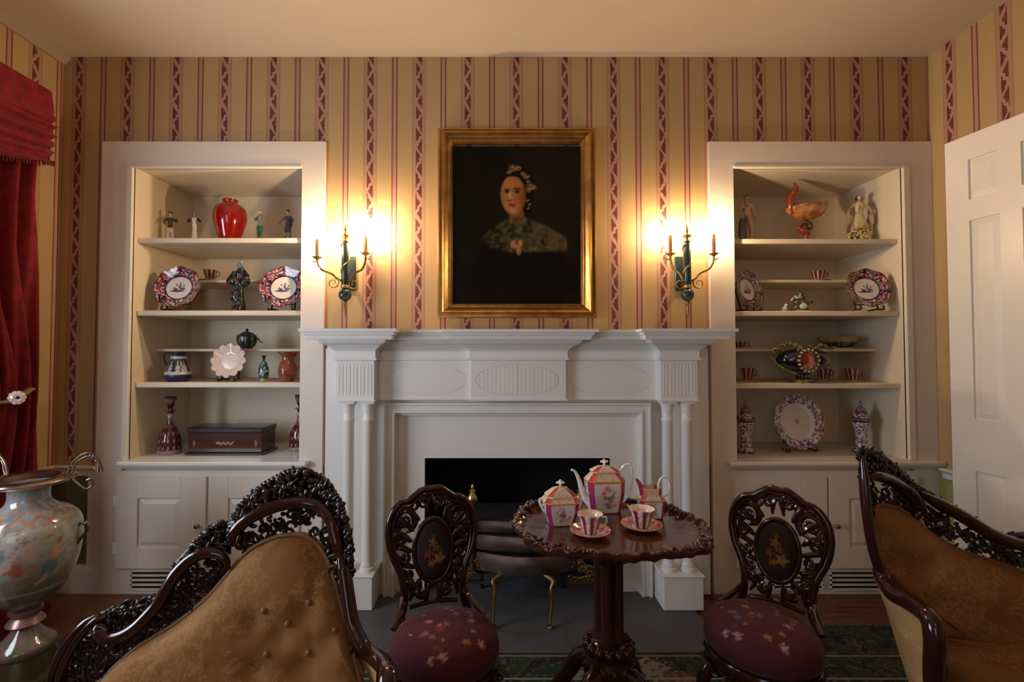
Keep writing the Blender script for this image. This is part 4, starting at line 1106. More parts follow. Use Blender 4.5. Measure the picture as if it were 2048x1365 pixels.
    for s_ in (-1, 1):
        for (x0, z0, x1, z1) in ((.066, zc(1070), .128, zc(1040)), (.068, zc(1110), .138, zc(1098)), (.066, zc(1140), .108, zc(1135)), (.045, zc(1160), .088, zc(1182)), (.0, zc(1000), .018, zc(1040)), (.045, zc(1050), .085, zc(1010)), (.074, zc(1090), .110, zc(1070)), (.02, zc(1172), .030, zc(1212)), (.075, zc(1160), .085, zc(1200))):
            m0 = P3(s_ * (x0 + x1) / 2, (z0 + z1) / 2) + Vector((s_ * rg.uniform(-.008, .008), 0, rg.uniform(-.008, .008)))
            c.tube(smoothpts([P3(s_ * x0, z0), m0, P3(s_ * x1, z1)], 5), [.0045, .0065, .0085, .0095, .0100, .0100, .0095, .0085, .0065, .005, .0045], 7)
        for _ in range(48):
            t_ = rg.random(); k = rg.randrange(1, len(Hh) - 3); hxk, hzk = Hh[k]
            x = hxk * rg.uniform(.72, .95)
            if ((x / (mrx * 1.2)) ** 2 + ((hzk - mz) / (mrz * 1.15)) ** 2) < 1: continue
            R = Matrix.Rotation(rg.uniform(0, 3.1), 3, 'Y'); c.ball(P3(s_ * x, hzk + rg.uniform(-.01, .01)), .013 * rg.uniform(.7, 1.3), .006, .006, 8, 6, R)
    for (cx, cz, R0, a0, a1) in ((.100, zc(1050), .038, 1.0, 4.6), (.112, zc(1100), .030, -1.4, 1.8), (.085, zc(1160), .026, -2.4, 1.2), (.040, zc(1016), .026, .2, 3.6), (.045, zc(1182), .022, 2.6, 5.8)):
        for s_ in (-1, 1):
            pts = [P3(s_ * (cx + R0 * math.cos(a0 + (a1 - a0) * i / 14)), cz + R0 * math.sin(a0 + (a1 - a0) * i / 14), .002) for i in range(15)]
            c.tube(pts, [.004 + .009 * math.sin(PI * i / 14) for i in range(15)], 8, flat=.55)
    for k in range(9): c.ball(P3((k - 4) * .011, zc(1014) - .03 * (1 - (abs(k - 4) / 4) ** 2) * -.4, -.004), .0075, .007, .0065, 8, 6)
    c.tube([P3(-.085 + .17 * i / 12, zc(1212) + .010 * math.sin(PI * i / 12)) for i in range(13)], .008, 8)
    part('pierced_scrollwork', c, rosewood_s, r, world=False)
    # seat
    c = MB(); sy = -.185; rx, ry = .170, .158
    prof = [(.90, .335), (.975, .345), (1.0, .362), (.995, .382), (.96, .402), (.88, .420), (.74, .434), (.55, .444), (.35, .449), (.18, .451), (.001, .452)]
    dense = resample([(a, b * 3, 0) for a, b in prof], 46)
    c.lathe([(p.x, p.y / 3) for p in dense], 120, (0, sy, 0), sx=rx, sy=ry, col=lambda a, z, q: flowers(rx * q * math.cos(a), ry * q * math.sin(a), srgb(74, 15, 28) if z > .36 else srgb(64, 12, 26), 4) if z > .385 else srgb(64, 12, 26))
    part('needlework_seat', c, painted('needlework_seat_cloth', .85, coat=0, sheen=.06, bump=(350, .3, .001)), r, world=False, smooth=True, label='round maroon seat embroidered with flowers')
    c = MB(); c.lathe([(.90, .285), (.98, .292), (1.0, .305), (1.01, .318), (.97, .332), (.90, .336)], 60, (0, sy, 0), sx=rx, sy=ry)
    for i in range(20):
        a = 2 * PI * i / 20; c.ball((rx * 1.0 * math.cos(a), sy + ry * math.sin(a), .284 - .006 * (i % 2)), .016, .016, .010, 8, 6)
    part('seat_rail', c, rosewood_s, r, world=False)
    for (x, y, s_) in ((-.115, -.30, -1), (.115, -.30, 1)):
        l = MB(); pts = smoothpts([(x, y, .30), (x * 1.18, y - .022, .235), (x * 1.08, y - .004, .13), (x * 1.0, y + .010, .05), (x * 1.08, y - .012, .0125)], 6)
        l.tube(pts, [.024 - .014 * min(1, i / 16) for i in range(len(pts))], 12); l.ball(pts[-1], .016, .018, .011); part('front_leg', l, rosewood_s, r, world=False)
    for s_ in (-1, 1):
        l = MB(); z0 = Hh[-1][1]; pts = smoothpts([P3(s_ * Hh[-1][0], z0), Vector((s_ * .10, -.01, .34)), Vector((s_ * .105, .0, .22)), Vector((s_ * .118, .035, .09)), Vector((s_ * .13, .075, .005))], 6)
        l.tube(pts, [.014 - .003 * i / len(pts) for i in range(len(pts))], 10); part('rear_leg', l, rosewood_s, r, world=False)
        l = MB(); l.tube(smoothpts([P3(s_ * Hh[-3][0], Hh[-3][1]), Vector((s_ * .118, -.04, .43)), Vector((s_ * .150, -.10, .40))], 5), .010, 8); part('hip_rest', l, rosewood_s, r, world=False)
    return r
ch = side_chair()
ch.location = (X(870, 1100, 1.68), 1.68, .0085); ch.rotation_euler = (0, 0, math.radians(17)); 
dup(ch, (X(1549, 1100, 1.68), 1.68, .0085), math.radians(-43), 'balloon-back chair between the tea table and the right settee, maroon needlework seat')

# ================================================================== TEA TABLE
TX, TY, TZ = X(1216, 1057, 1.585), 1.585, .72
tt = thing('tea_table', 'small mahogany pedestal tea table with carved scalloped rim', 'table', (TX, TY, 0))
mahog = mat('mahogany_top', (.085, .022, .010), .18, coat=.7, vary=(5, (.055, .014, .007), (1, 9, 1)))
def edge(a):
    """turtle-shaped outline"""
    rx, ry = .322, .262
    e = 1 + .045 * math.cos(4 * a + PI) + .026 * math.cos(8 * a) + .013 * math.cos(24 * a)
    return Vector((rx * e * math.cos(a), ry * e * math.sin(a), 0))
N = 160
c = MB(); prf = [(0, 0), (.80, 0), (.88, .001), (.925, .004), (.955, .012), (.985, .018), (1.0, .016), (1.006, .006), (.985, -.006), (.94, -.012), (.80, -.018), (0, -.018)]
def top_fn(u, v):
    k = min(int(v * (len(prf) - 1) + .001), len(prf) - 1); q, z = prf[k]; p = edge(2 * PI * u) * q
    rr_ = .004 * math.sin(2 * PI * u * 34) if 3 <= k <= 8 else 0
    return Vector((TX + p.x, TY + p.y, TZ + z + rr_))
c.surf(N, len(prf) - 1, top_fn, cu=True); part('tabletop', c, mahog, tt, smooth=50)
c = MB(); rg = random.Random(2)
for i in range(260):
    a = 2 * PI * (i + rg.random() * .6) / 260; g = math.cos(4 * a + PI) * .5 + .5
    if rg.random() > .6 + g: continue
    p = edge(a) * rg.uniform(.965 - .06 * g, .992)
    R = Matrix.Rotation(a + rg.uniform(-.9, .9), 3, 'Z'); c.ball((TX + p.x, TY + p.y, TZ + .012 + .010 * g * rg.random()), .012 * rg.uniform(.7, 1.2), .0055, .0045 + .005 * g * rg.random(), 8, 5, R)
part('carved_rim', c, mat('mahogany_carving', (.040, .011, .006), .25, coat=.6), tt)
c = MB(); c.lathe([(.19, TZ - .018), (.185, TZ - .030), (.12, TZ - .040), (.085, TZ - .060), (.075, TZ - .07), (.055, TZ - .075)], 40, (TX, TY, 0)); 
for i in range(8):
    a = 2 * PI * i / 8 + .2; c.ball((TX + .055 * math.cos(a), TY + .055 * math.sin(a), TZ - .085), .018, .018, .024, 10, 8)
part('top_block', c, rosewood_s, tt)
for i in range(4):
    a = PI / 4 + PI / 2 * i + .35; x, y = TX + .030 * math.cos(a), TY + .030 * math.sin(a)
    c = MB(); c.lathe([(.024, TZ - .085), (.027, TZ - .10), (.020, TZ - .115), (.0185, TZ - .13), (.0185, .40), (.021, .38), (.026, .36), (.026, .33)], 18, (x, y, 0)); part('column', c, mat('mahogany_column', (.045, .012, .007), .22, coat=.6), tt, smooth=60)
c = MB(); c.lathe([(.04, .36), (.062, .35), (.070, .335), (.066, .32), (.074, .30), (.082, .27), (.078, .24), (.060, .215), (.040, .20), (.02, .185)], 32, (TX, TY, 0))
for i in range(14):
    a = 2 * PI * i / 14; c.ball((TX + .070 * math.cos(a), TY + .070 * math.sin(a), .335), .017, .017, .022, 8, 6); c.ball((TX + .076 * math.cos(a + .2), TY + .076 * math.sin(a + .2), .275), .014, .014, .026, 8, 6)
part('carved_knop', c, rosewood_s, tt)
for i in range(4):
    a = PI / 4 + PI / 2 * i; d = Vector((math.cos(a), math.sin(a), 0)); o_ = Vector((TX, TY, 0))
    l = MB(); pts = smoothpts([o_ + d * .03 + Vector((0, 0, .27)), o_ + d * .11 + Vector((0, 0, .25)), o_ + d * .18 + Vector((0, 0, .15)), o_ + d * .25 + Vector((0, 0, .05)), o_ + d * .31 + Vector((0, 0, .026))], 6)
    l.tube(pts, [.034 - .017 * i_ / len(pts) for i_ in range(len(pts))], 12); l.ball(o_ + d * .315 + Vector((0, 0, .027)), .026, .026, .019)
    part('scroll_leg', l, rosewood_s, tt)

# ================================================================== TEA SET
china = painted('painted_china', .12, coat=.6)
MAG, GOLDC, WHT, PNK = srgb(158, 42, 98), srgb(214, 150, 70), srgb(224, 226, 226), srgb(232, 178, 152)
def bouquet(x, z, sc, seed, base):
    c = base
    rr = random.Random(seed)
    for k in range(30):
        fx, fz, R0 = rr.gauss(0, .36), rr.uniform(-.85, .85), rr.uniform(.10, .26)
        col = rr.choice([srgb(206, 108, 120), srgb(190, 120, 90), srgb(96, 120, 116), srgb(120, 130, 150), srgb(214, 150, 150), srgb(150, 90, 70)])
        fx *= 1 - .4 * abs(fz)
        d = math.hypot(x - fx, (z - fz) * 1.0)
        c = mixt(c, col, min(max((R0 - d) / .09, 0), 1) * (.8 + n3(x * 9 + seed, z * 9) * .8))
    return c
def octa(a, w, d, ch):
    """point at angle a on a rectangle w x d (halves) with cut corners"""
    V_ = [(w - ch, -d), (w, -d + ch), (w, d - ch), (w - ch, d), (-w + ch, d), (-w, d - ch), (-w, -d + ch), (-w + ch, -d)]
    s = (a % 1) * 8; k = int(s) % 8; q = s - int(s); A = V_[k]; B_ = V_[(k + 1) % 8]
    return A[0] + (B_[0] - A[0]) * q, A[1] + (B_[1] - A[1]) * q, k, q
def pot_body(name, root, o, rows, seed, rot=0, lidrow=None, sub=None):
    """rows: (z, half width, half depth, chamfer, zone)"""
    c = MB(); R = Matrix.Rotation(rot, 3, 'Z'); o = Vector(o)
    fine = []
    for (a, b) in zip(rows, rows[1:]):
        k = max(2, int(abs(b[0] - a[0]) / .0016)); k = min(k, 50)
        for j in range(k): q = j / k; fine.append(tuple(a[i] + (b[i] - a[i]) * q for i in range(4)) + (a[4],))
    fine.append(rows[-1])
    nv = len(fine) - 1
    zb = [f[0] for f in fine if f[4] == 'body']; z0, z1 = (min(zb), max(zb)) if zb else (0, 1)
    def fn(u, v):
        f = fine[round(v * nv)]; x, y, k, q = octa(u, f[1], f[2], f[3]); return o + R @ Vector((x, y, f[0]))
    def cf(u, v):
        f = fine[round(v * nv)]; x, y, k, q = octa(u, f[1], f[2], f[3]); zn = f[4]
        if zn == 'body':
            if k % 2 == 0: return mixt(MAG, srgb(196, 110, 150), max(0, n3(u * 160, f[0] * 400)) * .8) if .06 < q < .94 else GOLDC
            zz_ = (f[0] - z0) / (z1 - z0) * 2 - 1
            if zz_ > .93: return GOLDC
            return bouquet((q * 2 - 1) * 1.25, zz_ * 1.15, 1, seed + k, WHT)
        if zn == 'gold': return GOLDC
        if zn == 'shoulder':
            if k % 2 == 0: return mixt(srgb(168, 46, 62), srgb(190, 84, 60), q)
            return mixt(srgb(224, 206, 186), srgb(150, 150, 140), max(0, n3(q * 12, f[0] * 260, seed) * 1.6) * (1 if .15 < q < .85 else 0)) if .06 < q < .94 else GOLDC
        if zn == 'rim': return PNK
        return WHT
    c.surf(8 * 14, nv, fn, cu=True, col=cf)
    return part(name, c, china, sub or root, smooth=35)
def tz(px, py): return on_z(px, py, TZ + .001)
TS = 'magenta and white porcelain tea service'
# teapot
b0 = tz(1209, 1020); hw = 37.5 * b0.y / FPX; hd = hw * .62; b0 = tz(1209, 1022) + Vector((0, 0, 0)); Yt = b0.y
zt = lambda py: Z(py, Yt) - TZ
tp = thing('teapot', 'tall octagonal magenta and white porcelain teapot at the back of the table', 'teapot', b0, 0, TS)
rot = .10
pot_body('body', tp, b0, [(0, hw * .72, hd * .75, hw * .22, 'rim'), (.004, hw * .80, hd * .82, hw * .24, 'body'), (zt(985), hw * .97, hd * .98, hw * .28, 'body'), (zt(962), hw, hd, hw * .3, 'body'), (zt(960), hw * 1.03, hd * 1.03, hw * .31, 'gold'), (zt(958), hw * 1.0, hd * 1.0, hw * .3, 'shoulder'), (zt(945), hw * .66, hd * .72, hw * .2, 'shoulder'), (zt(944), hw * .66, hd * .72, hw * .2, 'gold')], 1, rot)
lid = pot_body('lid', tp, b0, [(zt(944), hw * .72, hd * .78, hw * .22, 'rim'), (zt(941), hw * .72, hd * .78, hw * .22, 'shoulder'), (zt(934), hw * .40, hd * .5, hw * .15, 'shoulder'), (zt(932), hw * .12, hd * .14, hw * .05, 'rim')], 5, rot)
k = MB(); f0 = b0 + Vector((0, 0, zt(933))); s_ = (zt(919) - zt(933))
k.lathe([(.006, 0), (.004, s_ * .3), (.006, s_ * .5)], 10, f0); 
for i in range(4):
    a = i * PI / 2 + .1; k.ball(f0 + Vector((.009 * math.cos(a), .009 * math.sin(a), s_ * .62)), .0065, .0065, .004, 8, 6)
k.lathe([(.007, s_ * .6), (.006, s_ * .8), (.002, s_ * 1.0)], 10, f0); wht = mat('white_glaze', (.80, .80, .78), .12, coat=.5)
part('finial', k, wht, lid, label='white flower finial')
k = MB(); sp_ = smoothpts([at(1180, 1008, Yt), at(1170, 996, Yt), at(1163, 978, Yt), at(1157, 958, Yt), at(1150, 944, Yt), at(1143, 940, Yt - .002)], 5)
k.tube(sp_, [.014 - .0095 * min(1, i / 20) for i in range(len(sp_))], 12); part('spout', k, wht, tp)
k = MB(); k.tube(smoothpts([at(1236, 956, Yt), at(1242, 940, Yt), at(1252, 930, Yt), at(1262, 934, Yt), at(1265, 955, Yt), at(1260, 980, Yt), at(1250, 1000, Yt), at(1241, 1008, Yt)], 6), .0042, 8); part('handle', k, wht, tp)
# sugar bowl
b0 = tz(1121, 1047); Yt = b0.y; hw = 33.5 * Yt / FPX; hd = hw * .75
sb = thing('sugar_bowl', 'lidded magenta and white porcelain sugar bowl at the left of the table', 'sugar bowl', b0, 0, TS)
pot_body('body', sb, b0, [(0, hw * .68, hd * .68, hw * .2, 'rim'), (.003, hw * .74, hd * .74, hw * .22, 'body'), (zt(1020), hw * .97, hd * .97, hw * .28, 'body'), (zt(1004), hw * 1.0, hd * 1.0, hw * .3, 'body'), (zt(1002), hw * 1.1, hd * 1.1, hw * .32, 'gold'), (zt(1000), hw * 1.06, hd * 1.06, hw * .32, 'shoulder'), (zt(992), hw * .86, hd * .86, hw * .26, 'shoulder'), (zt(991), hw * .84, hd * .84, hw * .26, 'gold')], 21, .12)
lid = pot_body('lid', sb, b0, [(zt(992), hw * .90, hd * .90, hw * .26, 'rim'), (zt(989), hw * .88, hd * .88, hw * .26, 'shoulder'), (zt(977), hw * .42, hd * .5, hw * .14, 'shoulder'), (zt(974), hw * .12, hd * .14, hw * .05, 'rim')], 9, .12)
k = MB(); f0 = b0 + Vector((0, 0, zt(976))); s_ = (zt(960) - zt(976)); k.lathe([(.006, 0), (.004, s_ * .3), (.006, s_ * .5)], 10, f0)
for i in range(4):
    a = i * PI / 2 + .1; k.ball(f0 + Vector((.009 * math.cos(a), .009 * math.sin(a), s_ * .60)), .0065, .0065, .004, 8, 6)
k.lathe([(.007, s_ * .55), (.006, s_ * .8), (.002, s_)], 10, f0); part('finial', k, wht, lid, label='white flower finial')
for sx in (-1, 1):
    k = MB(); bx = 1121 + sx * 33
    k.tube(smoothpts([at(bx, 1010, Yt), at(bx + sx * 6, 1012, Yt), at(bx + sx * 9, 1002, Yt), at(bx + sx * 6, 998, Yt), at(bx + sx * 8, 1006, Yt), at(bx + sx * 3, 1018, Yt), at(bx - sx * 2, 1024, Yt)], 4), .0042, 8); part('handle', k, wht, sb)
# creamer
b0 = tz(1302, 1034); Yt = b0.y; hw = 25 * Yt / FPX; hd = hw * .75
cr = thing('creamer', 'small magenta and white porcelain milk jug at the right of the table', 'jug', b0, 0, TS)
pot_body('body', cr, b0, [(0, hw * .75, hd * .75, hw * .22, 'rim'), (.003, hw * .85, hd * .85, hw * .25, 'body'), (zt(1000), hw * 1.0, hd * 1.0, hw * .3, 'body'), (zt(998), hw * 1.08, hd * 1.08, hw * .32, 'gold'), (zt(996), hw * .95, hd * .98, hw * .3, 'shoulder'), (zt(988), hw * .72, hd * .8, hw * .25, 'shoulder'), (zt(976), hw * .72, hd * .85, hw * .25, 'shoulder'), (zt(975), hw * .66, hd * .8, hw * .22, 'gold')], 33, .0)
k = MB(); k.tube(smoothpts([at(1287, 992, Yt), at(1283, 978, Yt), at(1278, 966, Yt), at(1272, 958, Yt)], 5), [.012 - .0075 * i / 15 for i in range(16)], 10, flat=1.5); part('spout', k, mat('magenta_glaze', srgb(150, 40, 86), .12, coat=.6), cr)
k = MB(); k.tube(smoothpts([at(1316, 978, Yt), at(1319, 962, Yt), at(1327, 955, Yt), at(1337, 962, Yt), at(1339, 978, Yt), at(1333, 990, Yt), at(1322, 996, Yt)], 6), .0038, 8); part('handle', k, wht, cr)
# cups and saucers
def stripes_c(a, z, r_):
    s = (a / (2 * PI) * 8 + .3) % 1
    return mixt(srgb(128, 26, 48), srgb(170, 60, 100), max(0, n3(a * 9, z * 300))) if s < .5 else mixt(WHT, srgb(120, 110, 150), max(0, n3(a * 14, z * 420, 4)) * 1.6)
def cup_at(px, py, label_s, label_c, hang):
    p = tz(px, py); s_ = 40 * p.y / FPX
    sa = thing('saucer', label_s, 'saucer', p, 0, 'saucers of the tea service')
    c = MB(); pr = [(.45, 0), (.5, .001), (.75, .006), (1.0, .0155), (1.0, .018), (.72, .009), (.45, .0045), (.40, .0055), (.001, .0045)]
    def sc_(a, z, r_):
        if r_ > s_ * .93: return GOLDC
        if r_ > s_ * .45: return mixt(srgb(176, 66, 70), srgb(226, 190, 184), .45 + n3(math.cos(a) * 5, math.sin(a) * 5, r_ * 60) * 1.6)
        return WHT
    dn = resample([(a * s_, b, 0) for a, b in pr], 40)
    c.lathe([(max(q.x, .0002), q.y) for q in dn], 48, (0, 0, 0), col=sc_); part('dish', c, china, sa, world=False)
    q = p + Vector((0, -.001, .0062)); cu_ = thing('teacup', label_c, 'cup', q, 0, 'teacups of the tea service')
    R = 26 * p.y / FPX; c = MB()
    pr = [(.50, 0), (.54, .002), (.60, .008), (.70, .025), (.82, .045), (1.0, .060), (1.0, .0615), (.94, .060), (.78, .045), (.62, .022), (.45, .007), (.001, .005)]
    dn = resample([(a * R, b, 0) for a, b in pr], 44); inner_from = 26
    zmax = .0605
    cs = lambda a, z, r_: stripes_c(a, z, r_)
    vs_out = [(max(v.x, .0002), v.y) for v in dn]
    k = next(i for i, v in enumerate(vs_out) if v[1] > zmax)
    c.lathe(vs_out[:k + 1], 48, (0, 0, 0), col=cs, cap=False); part('bowl', c, china, cu_, world=False)
    c = MB(); c.lathe(vs_out[k:], 48, (0, 0, 0), col=lambda a, z, r_: PNK if z > .058 else srgb(228, 216, 200), cap=False); part('lining', c, china, cu_, world=False, label='cream glazed inside')
    h = MB(); hd_ = Vector((math.cos(hang), math.sin(hang), 0))
    h.tube(smoothpts([hd_ * R * .86 + Vector((0, 0, .050)), hd_ * R * 1.18 + Vector((0, 0, .052)), hd_ * R * 1.22 + Vector((0, 0, .035)), hd_ * R * .95 + Vector((0, 0, .022)), hd_ * R * .68 + Vector((0, 0, .020))], 5), .0028, 8); part('handle', h, wht, cu_, world=False)
cup_at(1180, 1070, 'red and white saucer nearest the camera, under the left cup', 'striped teacup in front of the teapot, its handle to the right', -.15)
cup_at(1283, 1058, 'red and white saucer on the right, before the milk jug', 'striped teacup standing in front of the milk jug', 1.2)

# ================================================================== FLOOR VASE
VY = 1.90; vx = X(54, 1150, VY)
vz = lambda py: Z(py, VY); vr = lambda px: (px - 54) * VY / FPX
vs_ = thing('floor_vase', 'large painted porcelain floor vase with brass rim and handles before the curtain', 'vase', (vx, VY, 0))
A0V = math.atan2(-VY, -vx)
FIGS = [  # pale bodies, draperies and ground of the painted scene: x, y, rx, ry, rotation, colour, weight
    (40, 1150, 60, 22, .0, (104, 84, 62), .7), (85, 1160, 45, 16, .0, (84, 86, 66), .7), (60, 1060, 60, 26, .0, (176, 172, 160), .5),
    (98, 1073, 6, 7, 0, (150, 96, 72), .9), (93, 1096, 8, 20, .35, (186, 150, 126), .9), (84, 1122, 11, 20, .5, (70, 104, 110), .9), (74, 1142, 4, 18, .7, (176, 140, 116), .9),
    (56, 1080, 9, 20, -.3, (180, 150, 132), .85), (50, 1062, 6, 6, 0, (120, 84, 64), .8), (38, 1112, 16, 13, .7, (144, 60, 48), .85), (26, 1098, 8, 24, .5, (178, 152, 134), .8), (12, 1086, 10, 18, .1, (110, 128, 136), .8),
    (-6, 1110, 12, 26, .2, (160, 130, 112), .7), (62, 1120, 9, 14, -.4, (132, 116, 74), .8), (112, 1104, 7, 26, .15, (150, 142, 130), .8), (106, 1140, 9, 14, .3, (116, 96, 62), .7), (-30, 1080, 14, 24, 0, (170, 140, 122), .7), (-36, 1120, 12, 16, .4, (80, 110, 116), .7)]
def vasec(a, z, r_):
    py = (vz(1000) - z) / (vz(1000) - vz(1200)) * 200 + 1000
    ar = a - A0V; rp = r_ * FPX / VY
    px = 54 + rp * math.sin(ar); front = math.cos(ar) > -.1
    n_ = n3(math.cos(a) * 2.2 + 5, math.sin(a) * 2.2, z * 7); m_ = n3(math.cos(a) * 6, math.sin(a) * 6 + 3, z * 24); k_ = n3(math.cos(a) * 14, math.sin(a) * 14, z * 60)
    c = mixt(srgb(146, 150, 148), srgb(108, 118, 124), .5 + n_)
    if 1040 < py < 1166:
        c = mixt(c, srgb(138, 130, 112), .5 + m_)
        xs = px if front else 54 - (px - 54)
        for (fx, fy, rx, ry, ro, col, wt) in FIGS:
            c = mixt(c, srgb(*col), ell(xs + m_ * 5, py + k_ * 4, fx, fy, rx, ry, .35, ro) * wt)
        if abs(k_) < .035: c = mixt(c, srgb(92, 62, 50), .5)
    elif 1014 < py <= 1040:
        sw = math.sin(a * 14) * .5 + .5
        c = mixt(c, srgb(150, 92, 66), .75 if abs((py - 1018) / 22 - sw * .5 - .15) < .16 else (.35 if py > 1036 or py < 1017 else 0)); c = mixt(c, srgb(170, 150, 100), max(0, k_))
    elif py <= 1014:
        c = mixt(c, srgb(150, 118, 84), max(0, m_ * 1.8) * (1 if 980 < py else .3))
    elif py < 1215: c = mixt(srgb(88, 80, 84), srgb(110, 100, 92), .5 + m_); 
    else: c = mixt(srgb(112, 84, 82), srgb(88, 86, 62), min(1, max(0, .5 + m_ * 2)))
    if 1162 < py < 1169: c = srgb(140, 130, 110)
    return c
pf_ = [(1300, 84), (1296, 95), (1280, 98), (1268, 92), (1252, 74), (1240, 66), (1232, 62)]
dn = resample(smoothpts([(vr(b), vz(a), 0) for a, b in [(1304, 96), (1296, 101), (1284, 100), (1268, 84), (1254, 74), (1244, 68)]], 4), 30)
c = MB(); c.lathe([(p.x, p.y) for p in dn], 64, (vx, VY, 0), col=vasec); part('foot', c, china, vs_, smooth=60)
dn = resample(smoothpts([(vr(b), vz(a), 0) for a, b in [(1214, 76), (1206, 86), (1192, 104), (1165, 121), (1130, 132), (1090, 138), (1060, 138), (1040, 132), (1024, 117), (1014, 99), (1004, 89), (992, 86), (978, 87), (966, 92)]], 5), 90)
c = MB(); c.lathe([(p.x, p.y) for p in dn], 110, (vx, VY, 0), col=vasec); part('body', c, china, vs_, smooth=60, label='body painted with figures in pale blue, russet and green')
c = MB(); c.lathe([(vr(70), vz(1246)), (vr(84), vz(1243)), (vr(80), vz(1236)), (vr(74), vz(1230)), (vr(80), vz(1222)), (vr(80), vz(1216)), (vr(72), vz(1212))], 40, (vx, VY, 0)); part('collar', c, mat('rose_bronze', (.30, .17, .15), .3, metal=.6), vs_, smooth=50)
c = MB(); c.lathe([(vr(84), vz(972)), (vr(104), vz(970)), (vr(124), vz(965)), (vr(128), vz(959)), (vr(124), vz(954)), (vr(112), vz(953)), (vr(96), vz(957)), (vr(88), vz(968))], 60, (vx, VY, 0)); part('rim', c, mat('pale_brass', (.42, .34, .28), .25, metal=1), vs_, smooth=60, label='polished brass rim')
c = MB(); z0 = .008
c.lathe([(vr(104), z0 + .0006), (vr(110), z0 + .004), (vr(111), z0 + .018), (vr(106), z0 + .030), (vr(104), z0 + .05), (vr(96), vz(1304))], 56, (vx, VY, 0)); part('plinth', c, mat('bronze_plinth', (.10, .075, .035), .35, metal=.8), vs_, smooth=50)
for sgn in (1, -1):
    h = MB(); d0 = Vector((.94 * sgn, -.34 * sgn * .0 + .25, 0)).normalized()
    f = lambda px, py: Vector((vx, VY, 0)) + d0 * vr(px) + Vector((0, 0, vz(py)))
    for off, rr_ in ((0, .0048), (7, .0035)):
        h.tube(smoothpts([f(112, 966), f(118 + off, 950), f(124 + off, 932), f(138, 918 + off), f(152, 912 + off), f(166, 922 + off), f(173 - off * .5, 938), f(177 - off, 952)], 6), rr_, 8)
    h.tube(smoothpts([f(124, 962), f(136, 975), f(150, 985), f(160, 978), f(158, 966), f(150, 968)], 5), .005, 8)
    for q in range(10): h.ball(f(120 + q * 5, 942 - 30 * math.sin(PI * q / 11) + 3 * (q % 2)), .007, .004, .005, 8, 6)
    part('rim_handle', h, mat('tarnished_brass', (.16, .12, .075), .35, metal=.9), vs_)
    h = MB(); h.tube(smoothpts([f(134, 1060), f(146, 1054), f(154, 1062), f(150, 1075), f(142, 1086), f(136, 1096)], 5), .006, 8); h.ball(f(150, 1056), .010, .010, .010); part('side_mask', h, darkbrass, vs_)
# ================================================================== THINGS ON THE SHELVES
glaze = painted('shelf_glaze', .15, coat=.5)
darkwood = mat('dark_stand_wood', (.022, .012, .008), .35, coat=.4)
def base(px, side, k, Y): return Vector((X(px, 600, Y), Y, SH[side, k] + .0006))
def hgt(py, Y, side, k): return Z(py, Y) - SH[side, k]
def pxr(w, Y): return w * Y / FPX

def fuse(root, name, mb, colf, voxel, label=None, m=glaze):
    """one continuous skin over the modelled limbs, coloured by place"""
    tmp = link('tmp', mb, m, True, Matrix.Identity(4))
    md = tmp.modifiers.new('r', 'REMESH'); md.mode = 'VOXEL'; md.voxel_size = voxel; md.use_smooth_shade = True
    sm = tmp.modifiers.new('s', 'SMOOTH'); sm.iterations = 2; sm.factor = .5
    dg = bpy.context.evaluated_depsgraph_get(); dg.update()
    me = bpy.data.meshes.new_from_object(tmp.evaluated_get(dg)); bpy.data.objects.remove(tmp)
    me.name = name; me.shade_smooth()
    while me.attributes.get('Col'): me.attributes.remove(me.attributes['Col'])
    a = me.attributes.new('Col', 'FLOAT_COLOR', 'POINT'); flat = []
    for v in me.vertices: flat += [*colf(v.co), 1.0]
    a.data.foreach_set('color', flat)
    me.materials.clear(); me.materials.append(m)
    o = bpy.data.objects.new(name, me); COL.objects.link(o); o.parent = root; WM[o] = WM[root]
    if label: o['label'] = label
    return o
